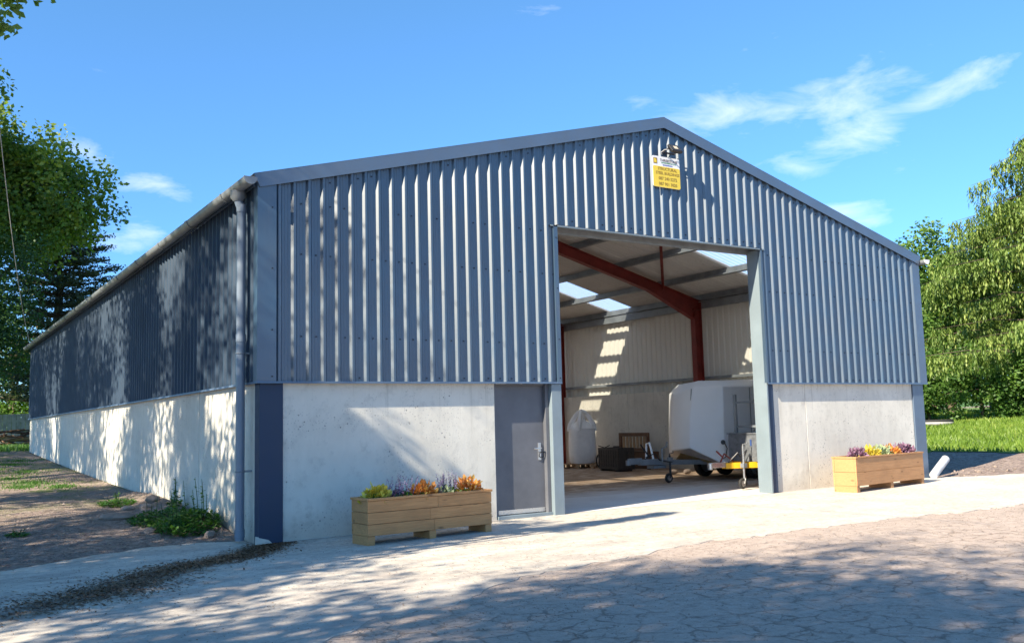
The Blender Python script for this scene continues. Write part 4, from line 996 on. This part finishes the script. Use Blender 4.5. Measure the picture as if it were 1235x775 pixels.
# visible trees, left
tree('beech_tree', 'tall beech with sunlit yellow green crown behind the left end of the barn', -5.2, 35.5, ((-4.2, 35.0, 13.0), (8.9, 6.0, 7.9)), L_BEECH, 51, n=1500, per=95, spread=.9, size=.235, lumps=26, trunk_r=.45, limbs=18, droop=.25)
tree('dark_tree', 'dense dark green tree in front of the beech at the far left', -3.4, 31.5, ((-2.6, 31.5, 6.0), (4.4, 2.8, 4.4)), L_DARK, 52, n=330, per=80, spread=.7, size=.14, lumps=12)
tree('garden_tree', 'small bright green tree behind the far end of the track', 1.0, 45, ((1.0, 45, 3.9), (4.2, 3, 3.4)), L_HEDGE, 53, n=200, per=60, spread=.8, size=.18, lumps=10, flat=.3)
def cedar(name, label, x, y, h, rad, seed, leaf, tiers=13, z_start=2.0, tip=.0, sag=-.1):
    rs = np.random.RandomState(seed); rnd = random.Random(seed); gz = H(x, y)-.1
    t = thing(name, label, 'tree', (x, y, gz)); mb = MB(); tp = limb(mb, (0, 0, 0), (0, 0, h), .4, .04, rnd, 8, .02); mb.build('trunk', M_BARK, t, smooth=True)
    lb = MB(); P = []
    for k in range(tiers):
        z = z_start+(h-z_start)*k/tiers; R = rad*(1-(k/tiers)**1.5*.8)
        for a in np.arange(0, 2*pi, 2*pi/6)+rnd.uniform(0, 1): 
            rr = R*rnd.uniform(.65, 1.1); e = Vector((cos(a)*rr, sin(a)*rr, z+rr*(.16)+tip)); s = Vector((0, 0, z)); lb.tube([s, s.lerp(e, .5)+Vector((0, 0, sag)), e], [.09, .05, .015], 5, cap=False)
            for q in np.linspace(.3, 1, 10):
                p = s.lerp(e, q); wd = .75*(1-.6*q)*1.1
                for _ in range(3): P.append((p.x+rnd.uniform(-wd, wd), p.y+rnd.uniform(-wd, wd), p.z+rnd.uniform(-.05, .1)))
    lb.build('branches', M_BARK, t, smooth=True); V_, F_, T_ = leaves_np(P, 15, .42, .15, rs, 0, .8, .5); raw('crown', V_, F_, leaf, t, T_)
cedar('cedar_tree', 'cedar with dark flat tiered branches behind the far end of the barn roof', 2.6, 41, 12.6, 4.4, 61, L_CEDAR, tiers=19)
# visible trees, right
tree('broadleaf_tree', 'leafy green tree behind the right corner of the barn', 39.2, 15.0, ((39.2, 15.0, 5.9), (4.9, 3.6, 4.9)), L_HEDGE, 71, n=480, per=75, spread=.75, size=.19, lumps=14)
tree('broadleaf_tree', 'second leafy tree behind the drooping fir right of the barn', 43.0, 15.0, ((43.0, 15.0, 6.4), (4.0, 3.4, 4.0)), L_HEDGE, 75, n=220, per=70, spread=.8, size=.19, lumps=12)
def droopfir(x, y, h, rad, seed):
    rs = np.random.RandomState(seed); rnd = random.Random(seed); gz = H(x, y)-.1
    t = thing('fir_tree', 'tall fir with drooping pale green branches at the right edge', 'tree', (x, y, gz)); mb = MB(); limb(mb, (0, 0, 0), (0, 0, h), .35, .03, rnd, 8, .02); mb.build('trunk', M_BARK, t, smooth=True)
    lb = MB(); V_ = []; T_ = []
    for k in range(36):
        z = 2.6+(h-2.9)*k/36; R = rad*(1-(k/36))**.9
        for j in range(8):
            a = rnd.uniform(0, 2*pi); rr = R*rnd.uniform(.6, 1.12); s = Vector((0, 0, z)); m_ = Vector((cos(a)*rr*.6, sin(a)*rr*.6, z+.25)); e = Vector((cos(a)*rr, sin(a)*rr, z-.30*rnd.random())); lb.tube([s, m_, e], [.035, .02, .005], 4, cap=False)
            for q in np.linspace(.15, 1.03, int(6+rr*5)):
                p = (s.lerp(m_, q*2) if q < .5 else m_.lerp(e, q*2-1))
                for _ in range(2):
                    b0 = p+Vector((rnd.uniform(-.22, .22), rnd.uniform(-.22, .22), 0)); dl = rnd.uniform(.35, .95); tn = min(1, max(0, rnd.gauss(.5, .25)))
                    for w in range(11):
                        u = w/11; c0 = b0+Vector((0, 0, -dl*u)); a2 = rnd.uniform(0, 6.28); wd = .11*(1-.55*u); d = Vector((cos(a2)*wd, sin(a2)*wd, -.12)); sd_ = Vector((-sin(a2), cos(a2), 0))*.032
                        V_ += [c0-sd_*.6, c0+d+sd_, c0+d*1.25+Vector((0, 0, -.05)), c0+d-sd_]; T_ += [tn]*4
    lb.build('branches', M_BARK, t, smooth=True); V_ = np.array([tuple(v) for v in V_]); raw('crown', V_, np.arange(len(V_)).reshape(-1, 4), L_FIR, t, T_)
droopfir(37.2, 7.6, 15.6, 8.0, 81)
# laurel hedge in clumps along the far side of the lawn
hx = [(31.0, 16.2), (32.3, 14.4), (33.6, 12.6), (34.6, 10.8), (35.6, 9.0), (36.6, 7.2), (37.6, 5.2), (29.5, 18.4)]
hl = ['laurel bush nearest the barn corner in the hedge', 'second laurel bush from the barn corner in the hedge', 'third laurel bush from the barn corner in the hedge', 'fourth laurel bush from the barn corner in the hedge',
      'fifth laurel bush from the barn corner, below the fir', 'laurel bush at the right edge of the picture', 'laurel bush just beyond the right edge', 'laurel bush hidden behind the barn corner']
for i, (x, y) in enumerate(hx):
    tree('laurel_bush', hl[i], x, y, ((x, y, H(x, y)+1.75), (1.9, 1.9, 2.0)), L_HEDGE, 90+i, n=130, per=70, spread=.42, size=.15, lumps=12, trunk_r=.08, cat='bush', group='laurel bushes of the hedge beyond the lawn', limbs=5)

# lawn and grass
lawn = [(15.8+.0, 60), (15.8, 30), (18.6, 12.0), (19.7, 3.7), (20.1, 1.3), (21, -1.5), (24, -5), (60, -12), (140, -12), (140, 60)]
def lawn_sheet():
    lx = np.arange(15, 60, .45); ly = np.arange(-10, 45, .45); V_ = []; F_ = []; from_ = {}
    def inside(x, y):
        c = False; n = len(lawn)
        for i in range(n):
            (x1, y1), (x2, y2) = lawn[i], lawn[(i+1) % n]
            if (y1 > y) != (y2 > y) and x < (x2-x1)*(y-y1)/(y2-y1)+x1: c = not c
        return c
    for i in range(len(lx)-1):
        for j in range(len(ly)-1):
            if inside(lx[i]+.22, ly[j]+.22):
                q = []
                for a, b in ((i, j), (i+1, j), (i+1, j+1), (i, j+1)):
                    if (a, b) not in from_:
                        from_[(a, b)] = len(V_); x = lx[a]+.16*sin(b*1.7+a); y = ly[b]+.16*sin(a*2.3+b*1.1); V_.append((x, y, H(x, y)+.012))
                    q.append(from_[(a, b)])
                F_.append(q)
    m = mat('lawn_turf', (.13, .20, .03), .95, 0, .12, 1.5, (.10, .16, .022), bump=.8, bscale=20)
    o = raw('lawn', V_, F_, m, smooth=True); tag(o, kind='structure')
    rs = np.random.RandomState(5); n = 60000; x = rs.uniform(17, 44, n); y = rs.uniform(-2, 20, n)
    keep = np.array([inside(a, b) for a, b in zip(x, y)]); x = x[keep]; y = y[keep]; n = len(x); z = hgt(x, y)+.02
    h_ = rs.uniform(.06, .17, n); a = rs.uniform(0, 6.28, n); w = .03; lean = rs.normal(0, .05, (n, 2))
    V_ = np.stack([np.stack([x-w*np.cos(a), y-w*np.sin(a), z], -1), np.stack([x+w*np.cos(a), y+w*np.sin(a), z], -1), np.stack([x+lean[:, 0], y+lean[:, 1], z+h_], -1)], 1).reshape(-1, 3)
    patch = .5+.25*np.sin(x*.9)*np.sin(y*1.1)
    o = raw('grass', V_, np.arange(n*3).reshape(-1, 3), L_GRASS, None, np.repeat(np.clip(patch+rs.normal(0, .2, n), 0, 1), 3)); tag(o, 'short sunlit green grass of the lawn beyond the barn', 'grass', kind='stuff')
lawn_sheet()
# concrete ring lying in the grass
rx, ry = 31.0, 10.65
rg = thing('feeder_ring', 'low round trough with a dark rim lying in the grass beside the barn corner', 'trough', (rx, ry, H(rx, ry)))
MB().torus((0, 0, .20), (0, 0, 1), .62, .045, 32, 8).build('ring_base', M_RUB, rg, smooth=True)
MB().torus((0, 0, .10), (0, 0, 1), .62, .07, 32, 8).build('ring_rim', mat('pale_concrete', (.36, .35, .33), .8), rg, smooth=True)
MB().lathe((0, 0, 0), [(.0, .10), (.58, .10), (.60, .22)], 28).build('trough_inside', M_DARK, rg)

# left background: fence, brush pile, grass strip
fy = 37.0
fn = thing('board_fence', 'weathered pale board fence at the far end of the side track', 'fence', (-9, fy, H(-4, fy)-.05))
rnd = random.Random(3)
for k in range(60): MB().box(k*.19, 0, 0, k*.19+.175, .022, 1.45+rnd.uniform(-.02, .02)).build('board', M_FENCE, fn)
for z in (.35, 1.1): MB().box(0, .023, z, 11.3, .06, z+.08).build('rail', M_FENCE, fn)
bp_ = thing('brush_pile', 'heap of cut branches in front of the fence at the far left', 'brush pile', (-.9, 32.5, H(-4, 32.5)))
tw = MB()
for k in range(130):
    a = rnd.uniform(0, pi); c_ = Vector((rnd.uniform(-2.6, 2.6), rnd.uniform(-1, 1), rnd.uniform(.05, .65))); d = Vector((cos(a), sin(a)*.6, rnd.uniform(-.25, .25)))*rnd.uniform(.3, .9); tw.tube([c_-d, c_+Vector((0, 0, .05)), c_+d], [rnd.uniform(.02, .05), .03, .012], 5)
tw.build('twigs', M_BROWN, bp_)
for k in range(6):
    c_ = Vector((-2+k*.75, -.8+rnd.uniform(-.2, .2), rnd.uniform(.15, .45))); d = Vector((.6, rnd.uniform(-.3, .3), rnd.uniform(-.1, .15)))
    MB().tube([c_-d, c_+d], [.09, .07], 8).build('log', M_PALLET, bp_, smooth=True)
def tufts(name, label, pts, hgt_, n, leaf, seed, kind='stuff', cat='grass', w=.012):
    rs = np.random.RandomState(seed); V_ = []; T_ = []
    for (x, y, r) in pts:
        for _ in range(n):
            a = rs.uniform(0, 6.28); q = r*.75*abs(rs.normal()); px_, py_ = x+q*cos(a), y+1.6*q*sin(a)
            if px_ > -.04 and py_ < 27: continue
            z = H(px_, py_); b = rs.uniform(0, 6.28); hh = hgt_*rs.uniform(.5, 1.2); l = rs.normal(0, .35*hh, 2)
            V_ += [(px_-w*cos(b), py_-w*sin(b), z-.01), (px_+w*cos(b), py_+w*sin(b), z-.01), (px_+l[0], py_+l[1], z+hh)]; T_ += [rs.uniform()]*3
    o = raw(name, V_, np.arange(len(V_)).reshape(-1, 3), leaf, None, T_); tag(o, label, cat, kind=kind); return o
tufts('grass_strip', 'green grass at the far end of the side track', [(-2.5+.5*k, 27.6+(k % 3)*.9, .7) for k in range(-8, 8)], .22, 260, L_WEED, 4, w=.02)
tufts('track_grass', 'short grass growing down the middle of the side track', [(-1.35, 11.5, .55), (-1.7, 13.5, .6), (-1.15, 15.5, .5), (-1.9, 17, .7), (-1.2, 19, .5), (-1.0, 9.8, .25), (-.8, 21, .5), (-1.7, 10.3, .3)], .045, 650, L_WEED, 6)

def weed(label, x, y, r, h, n, seed, nstem=6, leafs=.06):
    leafs *= 1.35; rs = random.Random(seed); t = thing('weed_clump', label, 'weeds', (x, y, H(x, y)), 0)
    V_ = []; F_ = []; T_ = []; st = MB()
    for i in range(nstem):
        a = rs.uniform(0, 6.28); q = r*rs.uniform(.1, .8); b = Vector((q*cos(a), q*sin(a)*1.3, 0))
        if x+b.x > -.06: b.x = -.08-x
        b.z = H(x+b.x, y+b.y)-H(x, y)
        hh = h*rs.uniform(.55, 1.1); tp = b+Vector((rs.uniform(-.08, .05), rs.uniform(-.08, .08), hh)); st.tube([b, b.lerp(tp, .5)+Vector((.01, 0, 0)), tp], [.006, .005, .003], 5)
        for k in range(14):
            p = b.lerp(tp, .1+.9*k/14); aa = rs.uniform(0, 6.28); d = Vector((cos(aa), sin(aa), rs.uniform(-.3, .4))); s = Vector((-sin(aa), cos(aa), 0)); Lf = leafs*rs.uniform(.7, 1.5)*(1.2-.6*k/14); j = len(V_)
            V_ += [p, p+d*Lf*.5+s*Lf*.3, p+d*Lf, p+d*Lf*.5-s*Lf*.3]; F_.append((j, j+1, j+2, j+3)); T_ += [rs.uniform(.2, 1)]*4
    for i in range(n):
        a = rs.uniform(0, 6.28); q = r*sqrt(rs.random()); px_, py_ = q*cos(a), q*sin(a)*1.5
        if x+px_ > -.05: px_ = -.05-x-rs.random()*.1
        z = H(x+px_, y+py_)-H(x, y)+rs.uniform(0, h*.42)*(1-q/r*.7); p = Vector((px_, py_, z)); aa = rs.uniform(0, 6.28); d = Vector((cos(aa), sin(aa), rs.uniform(-.1, .8))).normalized(); s = Vector((-sin(aa), cos(aa), 0)); Lf = leafs*rs.uniform(.5, 1.3); j = len(V_)
        V_ += [p, p+d*Lf*.5+s*Lf*.28, p+d*Lf, p+d*Lf*.5-s*Lf*.28]; F_.append((j, j+1, j+2, j+3)); T_ += [rs.random()]*4
    st.build('stems', L_WEED, t); raw('foliage', [tuple(v) for v in V_], F_, L_WEED, t, T_); return t
weed('large green nettle clump at the foot of the side wall beside the downpipe', -.42, 1.75, .42, .62, 1500, 1, 12)
weed('spreading low weeds behind the nettle clump along the side wall', -.62, 2.75, .40, .36, 1100, 2, 5, .05)
weed('small green weed patch at the wall foot farther down the side track', -.75, 5.2, .30, .22, 700, 3, 4, .045)
weed('tiny grass tuft in the track at the left edge', -2.45, 2.6, .14, .12, 220, 4, 3, .035)
weed('isolated tall weed against the side wall above the stones', -.16, 3.6, .12, .40, 90, 5, 3, .06)
# stones along the side wall foot
def rock(label, x, y, s, seed, name='stone'):
    rs = random.Random(seed); bm = bmesh.new(); bmesh.ops.create_icosphere(bm, subdivisions=2, radius=1)
    for v in bm.verts: k = 1+rs.uniform(-.16, .16); v.co = Vector((v.co.x*s[0]*k, v.co.y*s[1]*k, v.co.z*s[2]*k))
    me = bpy.data.meshes.new(name); bm.to_mesh(me); bm.free(); me.materials.append(M_STONE); o = bpy.data.objects.new(name, me); C.objects.link(o)
    o.location = (x, y, H(x, y)+s[2]*.4); o.rotation_euler = (0, 0, rs.uniform(0, 3)); tag(o, label, 'stone', 'stones at the foot of the side wall'); return o
for i, (x, y, s, lb) in enumerate(((-1.05, 3.35, (.26, .13, .07), 'flat reddish slab of stone left of the weeds'), (-.5, 4.1, (.12, .10, .07), 'grey stone against the side wall behind the weeds'), (-.32, 1.05, (.13, .08, .06), 'pale stone beside the foot of the downpipe'),
                                   (-.30, 4.6, (.10, .12, .09), 'small upright stone at the side wall foot'), (-.72, 4.4, (.14, .10, .05), 'flat grey stone between the two weed patches'), (-.9, 1.9, (.10, .08, .05), 'small pale stone in front of the nettle clump'))):
    rock(lb, x, y, s, i)
# gravel and leaf litter
def scatter(name, label, n, fn, size, leaf, seed, cat, flat=False, mt=None):
    rs = np.random.RandomState(seed); V_ = []; F_ = []; T_ = []
    k = 0
    while k < n:
        q = fn(rs)
        if q is None: continue
        x, y, z = q; s = size*rs.uniform(.4, 1.4); j = len(V_); a = rs.uniform(0, 6.28)
        if flat:
            c_, s_ = cos(a)*s, sin(a)*s; t = rs.uniform(-.3, .5)*s
            V_ += [(x-c_, y-s_, z+.002), (x+s_*.4, y-c_*.4, z+.006+abs(t)*.4), (x+c_, y+s_, z+.004+abs(t)), (x-s_*.4, y+c_*.4, z+.004)]; F_.append((j, j+1, j+2, j+3)); T_ += [rs.uniform()]*4
        else:
            hh = s*rs.uniform(.4, .8)
            V_ += [(x+s*cos(a+i*2.1+rs.uniform(-.3, .3)), y+s*sin(a+i*2.1), z-.003) for i in range(3)]+[(x+rs.uniform(-.3, .3)*s, y, z+hh)]; F_ += [(j, j+1, j+3), (j+1, j+2, j+3), (j+2, j, j+3)]; T_ += [rs.uniform()]*4
        k += 1
    if flat: o = raw(name, V_, F_, leaf, None, T_)
    else: o = raw(name, V_, F_, mt, None, T_)
    tag(o, label, cat, kind='stuff')
def f_litter(rs):
    t = rs.uniform(0, 1)**1.3; x = .25-3.2*t+.13*sin(t*9); y = -.02-2.9*t+.12*sin(t*14+1); w = (.12+.24*t)*(.7+.5*abs(sin(t*23)))
    x += rs.normal(0, w); y += rs.normal(0, w*.8)
    if x > -.03 and y > -.03: return None
    return x, y, H(x, y)+.014
scatter('leaf_litter', 'dark drift of dead leaves across the concrete from the downpipe', 9000, f_litter, .021, L_DEAD, 3, 'leaf litter', True)
def f_grav(rs):
    x = rs.uniform(-4.2, -.1); y = .6+13*rs.uniform(0, 1)**1.6
    if rs.uniform() < .5: x = -.08-abs(rs.normal(0, .35))
    return x, y, H(x, y)
scatter('track_gravel', 'loose gravel on the side track', 11000, f_grav, .018, None, 5, 'gravel', mt=M_STONE)
scatter('track_stones', 'larger loose stones along the side track', 700, f_grav, .034, None, 15, 'stones', mt=M_STONE)
def f_grav2(rs):
    y = rs.uniform(-10, -3.6); x = rs.uniform(-3, 12)
    return x, y, H(x, y)+.008
scatter('yard_gravel', 'loose grit on the broken asphalt yard', 7000, f_grav2, .009, None, 6, 'gravel', mt=M_STONE)
def f_grav3(rs):
    y = rs.uniform(-6, -.1); x = rs.uniform(-4, 3)
    return x, y, H(x, y)+.014
scatter('apron_grit', 'scattered grit and leaf crumbs on the concrete apron', 3500, f_grav3, .008, L_DEAD, 8, 'litter', True)
# overhead cable at far left
cbl = MB(); a = Vector((-2.9, 3.5, 7.0)); b = Vector((-.1, 26.4, 4.9))
cbl.tube([a.lerp(b, t/12)-Vector((0, 0, .5*sin(pi*t/12))) for t in range(-6, 13)], .008, 5)
tag(cbl.build('overhead_cable', M_CAB), 'thin overhead cable running to the far end of the barn', 'cable')
# mound of rubble by the right corner
rs_ = random.Random(9); bm = bmesh.new()
for k in range(26):
    x = 14.9+rs_.uniform(-.2, 2.2); y = -.1+rs_.uniform(-.5, .6); r_ = rs_.uniform(.015, .05)
    mtx = Matrix.Translation((x, y, H(x, y)+r_*.3)) @ Matrix.Diagonal((1, rs_.uniform(.6, 1.2), rs_.uniform(.5, .8), 1))
    res = bmesh.ops.create_icosphere(bm, subdivisions=1, radius=r_, matrix=mtx)
    for v in res['verts']: v.co += Vector((rs_.uniform(-1, 1), rs_.uniform(-1, 1), rs_.uniform(-1, 1)))*r_*.18
me = bpy.data.meshes.new('rubble'); bm.to_mesh(me); bm.free(); me.materials.append(M_STONE)
o = bpy.data.objects.new('rubble', me); C.objects.link(o); tag(o, 'small broken stones by the white pipe at the right corner', 'rubble', kind='stuff')
